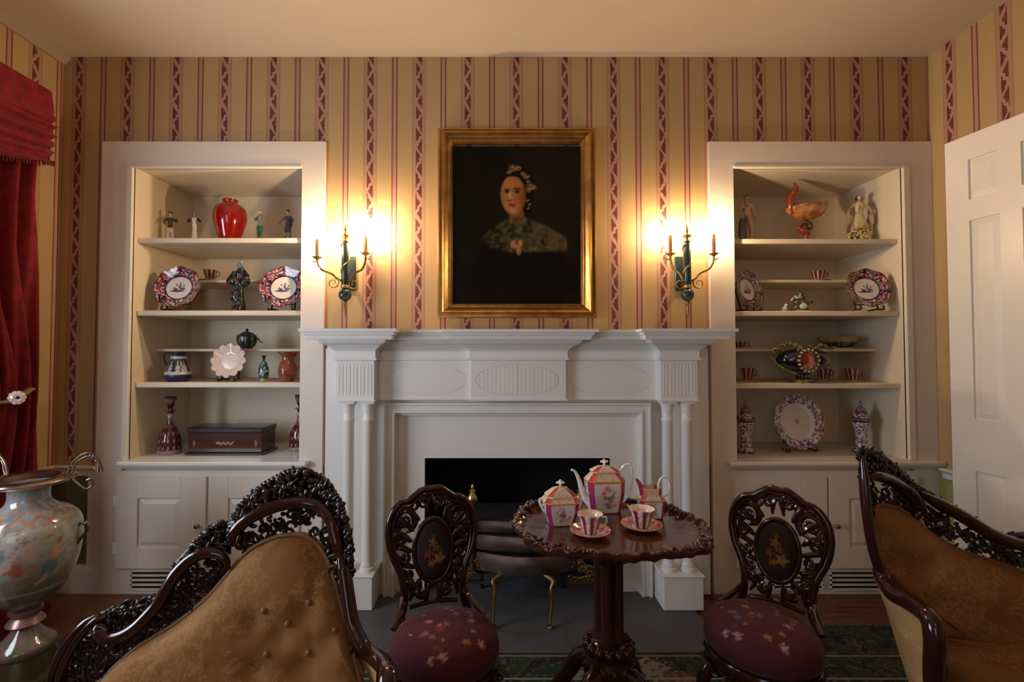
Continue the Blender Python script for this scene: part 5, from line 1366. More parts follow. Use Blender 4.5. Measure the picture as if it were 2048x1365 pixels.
def figure_limbs(h, p):
    """figurine in its own coordinates, feet at 0; p: pose numbers"""
    c = MB(); st = p.get('stance', .05) * h; lean = p.get('lean', 0) * h
    hip = .50 * h; sh = .80 * h; w = p.get('w', 1)
    if p.get('skirt'):
        c.lathe([(.001, .02 * h), (.17 * h * w, .02 * h), (.165 * h * w, .08 * h), (.13 * h * w, .25 * h), (.10 * h * w, .42 * h), (.075 * h, .56 * h), (.07 * h, .60 * h), (.001, .60 * h)], 16, (0, 0, 0), sy=.75)
    else:
        for s_ in (-1, 1):
            c.tube(smoothpts([(s_ * .045 * h, 0, hip), (s_ * (.05 * h + st * .4), -.01 * h, .28 * h), (s_ * (.045 * h + st), .01 * h * s_, .045 * h)], 4), [.052 * h, .05 * h, .046 * h, .042 * h, .038 * h, .036 * h, .032 * h, .028 * h, .026 * h], 10)
            c.ball((s_ * (.05 * h + st), -.025 * h, .038 * h), .026 * h, .05 * h, .024 * h, 8, 6)
        if p.get('coat'): c.lathe([(.085 * h, .36 * h), (.075 * h, .50 * h), (.062 * h, .58 * h)], 14, (0, 0, 0), sy=.8)
    c.tube(smoothpts([(0, 0, .46 * h), (lean * .3, 0, .60 * h), (lean, 0, .76 * h), (lean, 0, .83 * h)], 4), [.070 * h, .068 * h, .062 * h, .060 * h, .060 * h, .066 * h, .074 * h, .080 * h, .084 * h, .080 * h, .07 * h, .055 * h, .034 * h], 12, flat=.75)
    c.tube([(lean, 0, .82 * h), (lean, 0, .88 * h)], .026 * h, 10)
    c.ball((lean, -.004 * h, .915 * h), .046 * h, .052 * h, .062 * h, 14, 10); c.ball((lean, -.055 * h, .905 * h), .012 * h, .014 * h, .014 * h, 6, 5)
    for s_, (e, wr) in zip((-1, 1), (p['L'], p['R'])):
        pts = smoothpts([(lean + s_ * .085 * h, 0, .79 * h), (lean + e[0] * h, e[1] * h, e[2] * h), (lean + wr[0] * h, wr[1] * h, wr[2] * h)], 4)
        c.tube(pts, [.036 * h - .002 * h * i for i in range(len(pts))], 9); c.ball(pts[-1], .022 * h, .022 * h, .026 * h, 8, 6)
    for b in p.get('extra', []): c.ball((b[0] * h, b[1] * h, b[2] * h), b[3] * h, b[4] * h, b[5] * h, 12, 8)
    c.lathe([(.001, 0), (p.get('base', .12) * h, 0), (p.get('base', .12) * h, .025 * h), (.001, .035 * h)], 16)
    return c
def bands(h, lst):
    """[(upper z fraction, colour)] from the feet up, skin and hair where the head is"""
    def f(co):
        q = co.z / h
        for t, col in lst:
            if q < t: return mixt(col, tuple(x * .55 for x in col), max(0, n3(co.x * 160, co.y * 160, co.z * 160)) * 1.1)
        return lst[-1][1]
    return f
SKIN = srgb(206, 158, 130)
def figurine(px, py, side, k, Y, label, pose, cols, group, rz=0, ramp=None):
    h = hgt(py, Y, side, k); b = base(px, side, k, Y)
    r = thing('figurine', label, 'figurine', b, rz, group)
    fuse(r, 'body', figure_limbs(h, pose), ramp or bands(h, cols), h * .011)
    return r, h
FG = 'small porcelain figurines beside the red vase'
r, h = figurine(338, 424, -1, 0, 2.76, 'small porcelain soldier in dark coat and white breeches, leftmost beside the red vase', dict(stance=.04, coat=1, L=((-.17, -.02, .66), (-.10, -.10, .58)), R=((.17, -.03, .68), (.20, -.10, .78)), extra=[(0, 0, .975, .075, .05, .03)]),
    [(.03, srgb(90, 70, 50)), (.16, srgb(30, 22, 18)), (.42, srgb(205, 190, 170)), (.50, srgb(190, 170, 150)), (.80, srgb(60, 28, 26)), (.85, srgb(190, 160, 110)), (.94, SKIN), (2, srgb(36, 22, 18))], FG, .3)
r, h = figurine(387, 424, -1, 0, 2.76, 'small porcelain figure in long white robe and dark sleeves, between soldier and red vase', dict(stance=.0, skirt=1, w=.62, L=((-.19, -.03, .66), (-.15, -.09, .74)), R=((.18, -.03, .68), (.12, -.10, .72))),
    [(.03, srgb(120, 110, 96)), (.78, srgb(222, 214, 200)), (.84, srgb(190, 170, 150)), (.94, SKIN), (2, srgb(150, 110, 70))], FG, .1,
    ramp=None)
fr_ = r.children[0]
a = fr_.data.attributes['Col']; hh = h
for v in fr_.data.vertices:
    if abs(v.co.x) > .085 * hh and v.co.z > .55 * hh: a.data[v.index].color = (*srgb(40, 28, 30), 1)
figurine(518, 418, -1, 0, 2.76, 'small slim porcelain figure in green, just right of the red vase', dict(stance=.0, coat=1, L=((-.15, -.02, .66), (-.10, -.10, .70)), R=((.14, -.03, .66), (.06, -.12, .64)), base=.09),
    [(.03, srgb(60, 50, 40)), (.16, srgb(30, 34, 28)), (.50, srgb(48, 98, 62)), (.78, srgb(110, 130, 116)), (.84, srgb(160, 90, 70)), (.93, SKIN), (2, srgb(150, 60, 50))], FG, -.3)
figurine(574, 420, -1, 0, 2.76, 'small porcelain soldier in slate grey coat, rightmost beside the red vase', dict(stance=.05, coat=1, L=((-.20, -.02, .68), (-.22, -.08, .58)), R=((.19, -.03, .66), (.14, -.10, .56)), extra=[(0, .05, .60, .12, .03, .20), (0, 0, .97, .05, .05, .04)], base=.14),
    [(.03, srgb(70, 40, 36)), (.20, srgb(80, 36, 34)), (.32, srgb(150, 130, 120)), (.80, srgb(66, 62, 74)), (.84, srgb(170, 140, 110)), (.94, SKIN), (2, srgb(54, 40, 40))], FG, -.2)
# red vase
Y = 2.76; b = base(457.5, -1, 0, Y); H = hgt(401, Y, -1, 0); w = pxr(30.5, Y)
r = thing('red_vase', 'shiny round-shouldered crimson vase on the top shelf of the left bookcase', 'vase', b)
c = MB(); c.lathe([(p.x, p.y) for p in resample(smoothpts([(.52, 0, 0), (.60, .06, 0), (.80, .28, 0), (.97, .50, 0), (1.0, .66, 0), (.90, .80, 0), (.66, .885, 0), (.44, .915, 0), (.40, .935, 0), (.46, .975, 0), (.50, 1.0, 0), (.42, 1.0, 0), (.34, .95, 0)], 5), 60)], 48)
for p in c.v: p.x *= w; p.y *= w; p.z *= H
part('body', c, mat('crimson_lacquer', (.30, .005, .004), .12, coat=.8), r, world=False, smooth=True)

# plates
def imari(x, y):
    """x, y in -1..1 on the plate's face"""
    d = math.hypot(x, y); a = math.atan2(y, x)
    dm = math.hypot(x / .56, y / .56)
    navy, red, wh, org = srgb(34, 30, 66), srgb(150, 44, 44), srgb(224, 214, 202), srgb(196, 104, 74)
    if dm < .97:
        c = wh
        for (fx, fy, rx, ry, col) in ((-.06, -.16, .30, .055, navy), (-.12, -.08, .08, .07, navy), (.16, -.05, .12, .07, srgb(70, 60, 120)), (.04, .06, .06, .10, srgb(90, 70, 120)), (.20, .10, .05, .05, srgb(120, 100, 140)), (-.10, .14, .05, .05, srgb(120, 90, 110)), (.06, .20, .04, .05, srgb(80, 70, 110)), (-.2, -.02, .04, .05, srgb(120, 60, 60))):
            c = mixt(c, col, ell(x, y, fx, fy, rx, ry, .5) * .9)
        return c
    if dm < 1.06: return navy
    s = (a / (2 * PI) * 12 + .2) % 1; k = int(a / (2 * PI) * 12 + 12.2)
    c = navy if k % 2 else mixt(wh, org, .45)
    n_ = n3(x * 6, y * 6, k); q = n3(x * 13, y * 13, 3 + k)
    if k % 2:
        if n_ > .2: c = mixt(c, red, .9)
        if q > .28: c = wh
        if q < -.34: c = org
    else:
        if n_ > .16: c = red
        if n_ < -.06: c = mixt(navy, wh, .10)
        if q > .3: c = srgb(120, 90, 120)
    if d > .955: c = srgb(96, 50, 40)
    return c
def lotus(x, y):
    d = math.hypot(x, y); a = math.atan2(y, x)
    c = srgb(216, 208, 198)
    if d < .09: c = mixt(srgb(150, 90, 90), c, abs(math.sin(d * 90)) * .6)
    if .70 < d < .74 and n3(a * 9, 2) > -.1: c = srgb(110, 110, 150)
    if d > .76:
        n_ = n3(x * 10, y * 10, 7); q = n3(x * 22, y * 22, 1)
        up = 1 if a > -.9 else .0
        if n_ > .08: c = srgb(52, 56, 118)
        elif n_ < -.22: c = srgb(150, 70, 50)
        if q > .38: c = srgb(190, 120, 80)
        if -.9 < a < .3 and n_ < .0 and d > .86: c = srgb(206, 140, 70)
    return c
def white_lace(x, y): return mixt(srgb(226, 206, 192), srgb(196, 168, 158), max(0, n3(x * 14, y * 14)) * 1.3)
def plate_obj(loc, R, yaw, label, paint, scallop, group, stand_label, sx=1.0, tilt=.22):
    # easel stand first
    s_ = thing('plate_stand', stand_label, 'stand', loc, yaw, 'dark wooden plate easels')
    for sg in (-1, 1):
        l = MB(); x = sg * R * .55
        l.tube(smoothpts([(x, -.045, .030), (x, -.052, .016), (x, -.040, .008), (x * .9, .0, .012), (x * .7, .045, .006)], 4), .0055, 7)
        l.tube(smoothpts([(x, -.010, .010), (x * .92, .008, R * .55), (x * .45, R * tilt + .028, R * 1.35)], 4), .0050, 7)
        part('easel_leg', l, darkwood, s_, world=False)
    l = MB(); l.tube([(-R * .5, .004, R * .35), (R * .5, .004, R * .35)], .004, 7); part('cross_bar', l, darkwood, s_, world=False)
    # plate
    dirv = Matrix.Rotation(yaw, 4, 'Z')
    p0 = Vector(loc) + dirv @ Vector((0, -.033, .0185))
    r = thing('plate', label, 'plate', p0, yaw, group)
    c = MB(); n, m_ = 96, 34
    def f(u, v, back=0):
        a = 2 * PI * u; q = v; e = 1 + scallop[1] * abs(math.cos(a * scallop[0] / 2)) if scallop[2] else 1 + scallop[1] * math.cos(a * scallop[0])
        e = 1 + (e - 1) * q ** 3
        x, z = R * sx * q * e * math.cos(a), R * q * e * math.sin(a) + R * (1 + (scallop[1] if scallop[2] else 0))
        y = (-.020 * max(0, (q - .55) / .45) ** 1.2) + back + scallop[3] * math.cos(a * scallop[0]) * q ** 6
        cs, sn = math.cos(tilt), math.sin(tilt)
        return Vector((x, y * cs + z * sn, z * cs - y * sn))
    c.surf(n, m_, lambda u, v: f(u, v), cu=True, col=lambda u, v: paint(v * math.cos(2 * PI * u), v * math.sin(2 * PI * u)))
    c.surf(n, 8, lambda u, v: f(u, 1 - v, .004 * (v > 0)), cu=True, col=lambda u, v: srgb(200, 190, 180))
    part('dish', c, glaze, r, world=False, smooth=50)
    return r
Y = 2.70
IM = 'navy and red patterned dessert plates on easels'
plate_obj(base(359, -1, 1, Y), pxr(48, Y) * .88, .0, 'round navy and red patterned plate, left end of second shelf, left bookcase', imari, (8, .035, 0, 0), IM, 'dark easel under the patterned plate at the left end of the left bookcase', sx=1.10)
plate_obj(base(568, -1, 1, Y), pxr(48, Y) * .88, .0, 'navy and red patterned plate half hidden by the left bookcase casing', imari, (8, .035, 0, 0), IM, 'dark easel under the plate right of the dark robed statuette', sx=1.10)
plate_obj(base(1492, 1, 1, 2.72), pxr(46, Y) * .88, .50, 'navy and red patterned plate turned sideways at the left of the right bookcase', imari, (8, .035, 0, 0), IM, 'dark easel under the plate turned sideways in the right bookcase')
plate_obj(base(1731, 1, 1, 2.655), pxr(46, 2.655) * .86, -.05, 'navy and red patterned plate facing front, right end of the right bookcase', imari, (8, .035, 0, 0), IM, 'dark easel under the front-facing patterned plate of the right bookcase', sx=1.12)
plate_obj(base(464, -1, 2, 2.70), pxr(30, 2.70), .0, 'white openwork lace-edged plate on the third shelf, left bookcase', white_lace, (12, .16, 1, .0), 'lace and blue-rimmed show plates', 'dark easel under the white lace-edged plate')
plate_obj(base(1589, 1, 3, 2.80), pxr(56, 2.80) * .95, .12, 'large white plate with blue and gold scalloped rim, bottom of right bookcase', lotus, (12, .025, 0, .0), 'lace and blue-rimmed show plates', 'dark easel under the large blue-rimmed white plate', tilt=.18)

# cups
def small_cup(px, py, side, k, Y, label, two=None):
    b = base(px, side, k, Y); R = pxr(13.5, Y); H = hgt(py, Y, side, k)
    r = thing('teacup', label, 'cup', b, 0, 'small red and white cups on the shelves')
    c = MB(); c.lathe([(R * 1.5, .002), (R * 1.52, .004), (R * .8, .003), (R * .55, .003), (R * .55, .008), (R * .75, H * .4), (R * 1.0, H), (R * .93, H), (R * .65, H * .4), (R * .4, .010), (.0002, .010)], 36,
        col=lambda a, z, q: srgb(200, 180, 160) if z < .006 else (srgb(110, 34, 36) if (a / (2 * PI) * 9) % 1 < .6 else srgb(206, 190, 176)))
    part('bowl', c, glaze, r, world=False)
    h = MB(); h.tube(smoothpts([(R * .9, 0, H * .85), (R * 1.35, 0, H * .8), (R * 1.3, 0, H * .45), (R * .75, 0, H * .35)], 4), .0024, 7); part('handle', h, mat('red_glaze', srgb(120, 40, 40), .2, coat=.4), r, world=False)
small_cup(420, 541, -1, 4, 2.82, 'little red and white cup on the small riser shelf, left bookcase')
small_cup(1638, 543, 1, 4, 2.82, 'little red and white cup on the upper riser shelf, right bookcase')
small_cup(1493, 737, 1, 2, 2.86, 'dim red cup left of the navy centrepiece, third shelf')
small_cup(1703, 738, 1, 2, 2.80, 'red and white cup at the right of the navy centrepiece')
small_cup(1645, 738, 1, 2, 2.92, 'red cup half hidden behind the medallion of the navy centrepiece')
small_cup(1478, 684, 1, 5, 2.84, 'red cup on the lower riser shelf near the mantel corner')

# dark statuette on the second shelf
Y = 2.69; b = base(478, -1, 1, Y); H = hgt(514, Y, -1, 1)
r = thing('statuette', 'dark green and black robed statuette between the patterned plates', 'figurine', b)
h = H * .92
c = figure_limbs(h, dict(skirt=1, w=.80, L=((-.20, -.04, .62), (-.16, -.12, .52)), R=((.19, -.03, .70), (.13, -.12, .84)), extra=[(-.10, 0, .62, .13, .08, .12), (.10, 0, .60, .12, .08, .12), (.0, .02, .70, .15, .07, .07), (-.05, 0, .30, .14, .10, .14)], base=.15))
c.tube([Vector((.12 * h, -.12 * h, .45 * h)), Vector((.10 * h, -.12 * h, H))], .011 * h, 7)
fuse(r, 'body', c, lambda co: mixt(mixt(srgb(20, 24, 26), srgb(52, 84, 76), max(0, n3(co.x * 60, co.y * 60, co.z * 60) * 2.2)), srgb(120, 44, 40), max(0, n3(co.x * 50 + 9, co.y * 60, co.z * 50) * 2.4 - .35)) if co.z < .86 * h or co.z > .99 * h else srgb(110, 120, 116), h * .011)

# jasper jug
Y = 2.70; b = base(359, -1, 2, Y); H = hgt(705, Y, -1, 2); w = pxr(24, Y)
r = thing('jug', 'navy and pale banded stoneware jug at the left of the third shelf', 'jug', b)
def jasper(a, z, q):
    t = z / H; nv, pale = srgb(30, 32, 66), srgb(176, 178, 172)
    if t < .24 or t > .90: return nv
    if t < .34: return pale
    if t < .70:
        s = (a / (2 * PI) * 9) % 1
        return pale if abs(s - .5) < .10 + .16 * (1 - (t - .34) / .36) and n3(a * 6, z * 200) > -.25 else srgb(34, 44, 58)
    if t < .76: return nv
    if t < .86: return pale
    return nv
c = MB(); dn = resample(smoothpts([(.70, 0, 0), (.76, .03, 0), (.98, .14, 0), (1.0, .24, 0), (.90, .38, 0), (.72, .56, 0), (.60, .70, 0), (.56, .80, 0), (.60, .92, 0), (.66, 1.0, 0), (.58, 1.0, 0), (.50, .9, 0)], 5), 70)
c.lathe([(p.x * w, p.y * H) for p in dn], 54, col=jasper); part('body', c, painted('stoneware', .4, coat=.1), r, world=False, smooth=True)
c = MB(); c.tube(smoothpts([(-w * .58, 0, H * .93), (-w * .85, 0, H * .99), (-w * 1.18, 0, H * .90), (-w * 1.2, 0, H * .72), (-w * .98, 0, H * .55), (-w * .84, 0, H * .45)], 5), .0058, 8); part('handle', c, mat('navy_stoneware', srgb(30, 32, 60), .4), r, world=False)
# small bottle
Y = 2.70; b = base(529, -1, 2, Y); H = hgt(712, Y, -1, 2); w = pxr(10, Y)
r = thing('small_bottle', 'small teal and pale enamelled bottle vase right of the lace plate', 'bottle', b)
c = MB(); dn = resample(smoothpts([(.6, 0, 0), (.65, .05, 0), (.85, .12, 0), (1.0, .35, 0), (.95, .5, 0), (.7, .68, 0), (.3, .80, 0), (.22, .9, 0), (.5, 1.0, 0), (.3, 1.0, 0)], 5), 50)
c.lathe([(p.x * w, p.y * H) for p in dn], 36, col=lambda a, z, q: srgb(190, 170, 120) if z < .1 * H else (srgb(30, 26, 26) if z > .82 * H else mixt(srgb(38, 74, 76), srgb(170, 190, 190), max(0, n3(a * 2.5, z * 60) * 2.6)))); part('body', c, glaze, r, world=False, smooth=True)
# russet pitcher
Y = 2.70; b = base(577, -1, 2, Y); H = hgt(706, Y, -1, 2); w = pxr(18, Y)
r = thing('pitcher', 'russet glazed pitcher with ruffled rim at the right of the third shelf', 'jug', b)
rus = mat('russet_glaze', (.30, .075, .03), .25, coat=.5, vary=(30, (.20, .04, .02)))
def ruf(u, v):
    pr_ = [(.62, 0), (.72, .04), (.95, .25), (1.0, .42), (.85, .60), (.60, .74), (.62, .86), (.95, .97), (1.05, 1.0)]
    s = v * 8; k = min(int(s), 7); q = s - k; R_ = pr_[k][0] + (pr_[k + 1][0] - pr_[k][0]) * q; zz_ = pr_[k][1] + (pr_[k + 1][1] - pr_[k][1]) * q
    a = 2 * PI * u; R_ *= 1 + .10 * math.cos(6 * a) * max(0, v - .8) * 5
    return Vector((R_ * w * math.cos(a), R_ * w * math.sin(a), (zz_ + .03 * math.cos(6 * a) * max(0, v - .85) * 6) * H))
c = MB(); c.surf(60, 40, ruf, cu=True); part('body', c, rus, r, world=False, smooth=True)
c = MB(); c.tube(smoothpts([(w * .7, 0, H * .86), (w * 1.25, 0, H * .95), (w * 1.5, 0, H * .75), (w * 1.2, 0, H * .5), (w * .98, 0, H * .42)], 5), .005, 8); part('handle', c, rus, r, world=False)
# covered dish on the riser
Y = 2.84; b = base(495, -1, 5, Y); H = hgt(657, Y, -1, 5); w = pxr(19, Y)
r = thing('covered_bowl', 'small dark silvery lidded bowl with spout on the riser shelf, left bookcase', 'bowl', b)
sil = lambda a, z, q: mixt(srgb(54, 60, 58), srgb(176, 180, 172), max(0, math.sin(a * 9) * .5 + n3(a * 5, z * 90)) * .9)
c = MB(); c.lathe([(w * .45, 0), (w * .5, .003), (w * .8, H * .15), (w, H * .38), (w * .96, H * .58)], 40, col=sil); part('body', c, painted('old_silver', .3, metal=.7), r, world=False, smooth=60)
c = MB(); c.lathe([(w, H * .58), (w * .9, H * .66), (w * .5, H * .78), (w * .15, H * .84), (w * .1, H * .88), (w * .18, H * .94), (.0004, H)], 36, col=sil); part('lid', c, painted('old_silver'), r, world=False, smooth=60)
c = MB(); c.tube(smoothpts([(w * .8, 0, H * .45), (w * 1.15, 0, H * .5), (w * 1.35, 0, H * .35), (w * 1.7, 0, H * .3)], 4), [.006 - .0003 * i for i in range(13)], 8); part('spout', c, mat('dark_silver', (.10, .11, .10), .3, metal=.8), r, world=False)

# decanters
ruby = painted('ruby_cut_glass', .08, coat=.6, trans=.25)
def decanter(px, side, k, Y, label):
    b = base(px, side, k, Y); H = hgt(793, 2.74, -1, 3); w = pxr(22, 2.74)
    r = thing('decanter', label, 'decanter', b, 0, 'ruby cut glass decanters')
    def rb(a, z, q):
        t = z / H; clear = srgb(196, 180, 172); rd = srgb(84, 8, 20)
        if t > .62: return mixt(clear, rd, .35 if (t < .70 or t > .76) else 1)
        s = math.sin(a * 7 + t * 26) * math.sin(a * 7 - t * 26)
        return mixt(rd, clear, .8 if s > .62 else (.05 if t > .08 else .6))
    c = MB(); dn = resample(smoothpts([(.90, 0, 0), (1.0, .03, 0), (.98, .10, 0), (.93, .25, 0), (.82, .36, 0), (.50, .46, 0), (.30, .52, 0), (.26, .62, 0), (.27, .72, 0), (.50, .755, 0), (.40, .765, 0)], 5), 90)
    c.lathe([(p.x * w, p.y * H) for p in dn], 56, col=rb); part('body', c, ruby, r, world=False, smooth=40)
    c = MB(); c.lathe([(w * .16, H * .74), (w * .20, H * .80), (w * .30, H * .84), (w * .46, H * .92), (w * .52, H * .985), (w * .42, H), (.0003, H)], 8, col=lambda a, z, q: srgb(70, 18, 24) if z < .86 * H or z > .96 * H else srgb(150, 110, 104)); part('stopper', c, ruby, r, world=False, smooth=False)
    return r
decanter(345, -1, 3, 2.74, 'ruby cut glass decanter with stopper at the left end of the bottom shelf')
decanter(603, -1, 3, 2.84, 'ruby decanter mostly hidden at the right end of the bottom shelf')
# music box
Yf_ = 2.70; x0, x1 = X(376, 880, Yf_), X(524, 880, Yf_); z0 = ZCNT + .0006; H = hgt(856, Yf_, -1, 3)
r = thing('music_box', 'long dark wooden music box with inlaid front on the bottom shelf', 'box', ((x0 + x1) / 2, Yf_ + .08, z0))
bw_ = mat('music_box_wood', (.045, .014, .008), .22, coat=.5, vary=(10, (.075, .024, .012), (1, 1, 6)))
bk_ = mat('ebonised_wood', (.012, .011, .011), .3, coat=.4)
c = MB(); c.bevbox(x0, x1, Yf_, Yf_ + .165, z0 + .014, z0 + H * .80, .003); part('case', c, bw_, r, smooth=False)
c = MB(); c.bevbox(x0 - .012, x1 + .012, Yf_ - .014, Yf_ + .175, z0, z0 + .014, .004); part('base_moulding', c, bk_, r, smooth=False)
c = MB(); c.bevbox(x0 - .006, x1 + .006, Yf_ - .006, Yf_ + .170, z0 + H * .80, z0 + H, .005); part('lid', c, bk_, r, smooth=False)
c = MB(); xm = (x0 + x1) / 2; zm = z0 + H * .42
for k_ in range(13):
    R = Matrix.Rotation(random.uniform(-1, 1), 3, 'Y'); c.ball((xm + (k_ - 6) * .0075, Yf_ - .0005, zm + .006 * math.sin(k_ * 1.7)), .009, .0012, .0045, 8, 6, R)
part('inlay', c, mat('fruitwood_inlay', (.40, .20, .06), .35), r, label='golden marquetry spray')
c = MB()
for xx in (x0 + .035, x1 - .035):
    for q in range(4): c.ball((xx + .005 * math.cos(q * 1.6), Yf_ - .0005, zm + .012 * math.sin(q * 1.6)), .004, .001, .006, 6, 5)
part('corner_inlay', c, mat('fruitwood_inlay', (.3, .18, .06)), r)

# ---- right bookcase
FR = 'pale figurines on the top shelf of the right bookcase'
Y = 2.76
def manc(co):
    h = HM
    if co.z < .05 * h: return srgb(130, 110, 84)
    if co.x < -.03 * h and co.z < .55 * h: return srgb(96, 88, 66)
    if co.z > .93 * h: return srgb(96, 58, 34)
    if co.z > .83 * h: return SKIN
    return mixt(srgb(206, 170, 138), srgb(150, 116, 92), max(0, n3(co.x * 60, co.y * 60, co.z * 60) * 2))
HM = hgt(388, Y, 1, 0)
figurine(1498, 388, 1, 0, Y, 'pale standing man figurine leaning on a stump, top left of the right bookcase', dict(stance=.03, lean=-.03, L=((-.17, -.02, .66), (-.10, -.10, .76)), R=((.16, .0, .64), (.19, -.03, .50)), extra=[(-.13, .02, .28, .06, .06, .25)], base=.17), None, FR, .2, ramp=manc)
HL = hgt(387, Y, 1, 0)
def ladyc(co):
    h = HL; t = co.z / h
    if t < .04: return srgb(70, 56, 36)
    if t > .86 and (co.y > -.02 * h or t > .955): return srgb(74, 44, 26)
    if t > .83: return SKIN
    if abs(co.x) > .115 * h and t > .3: return mixt(srgb(190, 150, 120), srgb(120, 90, 90), max(0, n3(co.x * 60, co.z * 60) * 2))
    if t < .3 and n3(co.x * 90, co.y * 90, co.z * 90) > .12: return srgb(60, 54, 30)
    return mixt(srgb(214, 196, 140), srgb(176, 150, 96), max(0, n3(co.x * 50, co.y * 50, co.z * 30) * 2))
figurine(1722, 387, 1, 0, Y, 'figurine of a lady in a pale yellow gown, top right of the right bookcase', dict(skirt=1, w=1.25, L=((-.20, -.02, .62), (-.21, -.06, .42)), R=((.20, -.02, .64), (.22, -.03, .40)), extra=[(.19, .02, .35, .055, .05, .24), (-.19, -.04, .14, .06, .05, .10), (.02, .03, .90, .075, .05, .07)], base=.20), None, FR, -.15, ramp=ladyc)
# shell compote
Y = 2.76; b = base(1616, 1, 0, Y); s_ = Y / FPX; r = thing('shell_compote', 'amber shell-shaped compote on a dark dolphin stem, top shelf of right bookcase', 'compote', b)
zz_ = lambda py: Z(py, Y) - SH[1, 0]; xx_ = lambda px: (px - 1616) * s_
amber = lambda q: mixt(srgb(150, 84, 36), srgb(206, 150, 96), q)
c = MB()
def boat(u, v):
    a = 2 * PI * u; th = .12 + (PI / 2 - .12) * v; ca = math.cos(a)
    tip = max(0, ca) ** 2.2
    rx = (37 + 9 * tip) * s_; ry = 19 * s_ * (1 - .55 * max(0, ca) ** 3)
    rib = 1 + .035 * math.cos(13 * a) * v
    z = zz_(441) + 31 * s_ * (1 - math.cos(th)) + 9 * s_ * tip * v ** 3 - 6 * s_ * max(0, -ca) * v ** 3
    return Vector((xx_(1613) + rx * math.sin(th) * ca * rib, ry * math.sin(th) * math.sin(a) * rib, z))
c.surf(90, 22, boat, cu=True, col=lambda u, v: amber(.35 + n3(u * 14, v * 3) * .9 + (.3 if .6 < v < .85 else 0)))
c.surf(90, 10, lambda u, v: boat(u, 1 - v * .9) + Vector((0, 0, .004 * min(1, v * 5))), cu=True, col=lambda u, v: amber(.9))
part('shell_bowl', c, glaze, r, world=False, smooth=60)
c = MB(); fy_ = -.010
pts = smoothpts([(xx_(1588), fy_, zz_(430)), (xx_(1581), fy_, zz_(412)), (xx_(1584), fy_, zz_(396)), (xx_(1592), fy_, zz_(384)), (xx_(1593), fy_, zz_(374)), (xx_(1588), fy_, zz_(366))], 4)
c.tube(pts, [.012 + .010 * math.sin(PI * min(1, i / 14)) if i < 12 else .021 - .0021 * (i - 11) for i in range(len(pts))], 10)
for q in range(9): c.ball((xx_(1582 + 5 * (q % 3)), fy_ - .012 * (q % 2), zz_(422 - 5 * q)), .011, .009, .010, 8, 6)
part('coral_crest', c, mat('coral_glaze', (.26, .045, .022), .2, coat=.4), r, world=False, label='coral red crest')
c = MB(); pts = smoothpts([(xx_(1612), 0, zz_(440)), (xx_(1620), 0, zz_(444)), (xx_(1627), 0, zz_(450)), (xx_(1624), 0, zz_(458)), (xx_(1616), 0, zz_(455)), (xx_(1617), 0, zz_(449)), (xx_(1609), 0, zz_(449)), (xx_(1604), 0, zz_(457)), (xx_(1609), 0, zz_(466)), (xx_(1614), 0, zz_(472))], 5)
c.tube(pts, [.0045 + .0045 * i / len(pts) for i in range(len(pts))], 9)
part('dolphin_stem', c, mat('dark_bronze_glaze', (.06, .02, .014), .25, coat=.4), r, world=False, label='dark curled dolphin stem')
c = MB(); c.ball((xx_(1611), 0, zz_(464)), 13 * s_, 9 * s_, 6 * s_, 16, 10, Matrix.Rotation(.4, 3, 'Y')); c.ball((xx_(1601), 0, zz_(458.5)), 8 * s_, 5 * s_, 4 * s_, 10, 8, Matrix.Rotation(.7, 3, 'Y')); c.tube([(xx_(1598), 0, zz_(456)), (xx_(1606), 0, zz_(461)), (xx_(1614), 0, zz_(468)), (xx_(1614), 0, .004)], [.006, .012, .014, .016], 10); c.lathe([(9 * s_, 0), (9 * s_, .004), (5 * s_, .010), (6 * s_, .016)], 18, (xx_(1614), 0, 0)); part('foot', c, mat('coral_glaze', (.34, .05, .025)), r, world=False)
# flower group and small white bird
Y = 2.70; b = base(1602, 1, 1, Y); r = thing('flower_ornament', 'small green and white porcelain flower cluster on pink base, second shelf', 'ornament', b)
c = MB(); rg = random.Random(9); s_ = Y / FPX
c.lathe([(.0002, 0), (18 * s_, 0), (17 * s_, .006), (.0002, .008)], 20); part('base', c, mat('pink_porcelain', (.66, .42, .34), .3), r, world=False)
c = MB()
c.col = srgb(120, 140, 120)
for i in range(42):
    a = rg.uniform(0, 6.28); q = rg.uniform(0, 1) ** .5; z = rg.uniform(.012, .115)
    w_ = 20 * s_ * math.sin(PI * min(z / .135 + .12, 1)) * q
    c.col = rg.choice([srgb(60, 80, 56), srgb(40, 50, 40), srgb(150, 160, 146), srgb(200, 196, 186), srgb(84, 70, 50)])
    R = Matrix.Rotation(rg.uniform(0, 6), 3, 'X') @ Matrix.Rotation(rg.uniform(0, 6), 3, 'Z'); c.ball((w_ * math.cos(a), w_ * math.sin(a) * .6, z), .013, .008, .005, 8, 6, R)
c.col = srgb(176, 200, 180); c.ball((.0, -.022, .032), .022, .014, .018, 12, 8)
part('blossoms', c, glaze, r, world=False)
b = base(1569, 1, 1, Y); r = thing('china_bird', 'tiny pale green and white china bird left of the flower cluster', 'ornament', b)
c = MB(); c.ball((0, 0, .018), .014, .018, .016, 12, 8); c.ball((.002, -.010, .040), .009, .010, .009, 10, 8); c.ball((.003, -.021, .040), .002, .007, .002, 6, 5); c.ball((0, .018, .024), .006, .016, .004, 8, 6); c.lathe([(.013, 0), (.013, .004), (.006, .006)], 14)
fuse(r, 'body', c, lambda co: srgb(206, 206, 190) if co.z > .028 or n3(co.x * 90, co.y * 90, co.z * 90) > 0 else srgb(110, 150, 130), .0022)
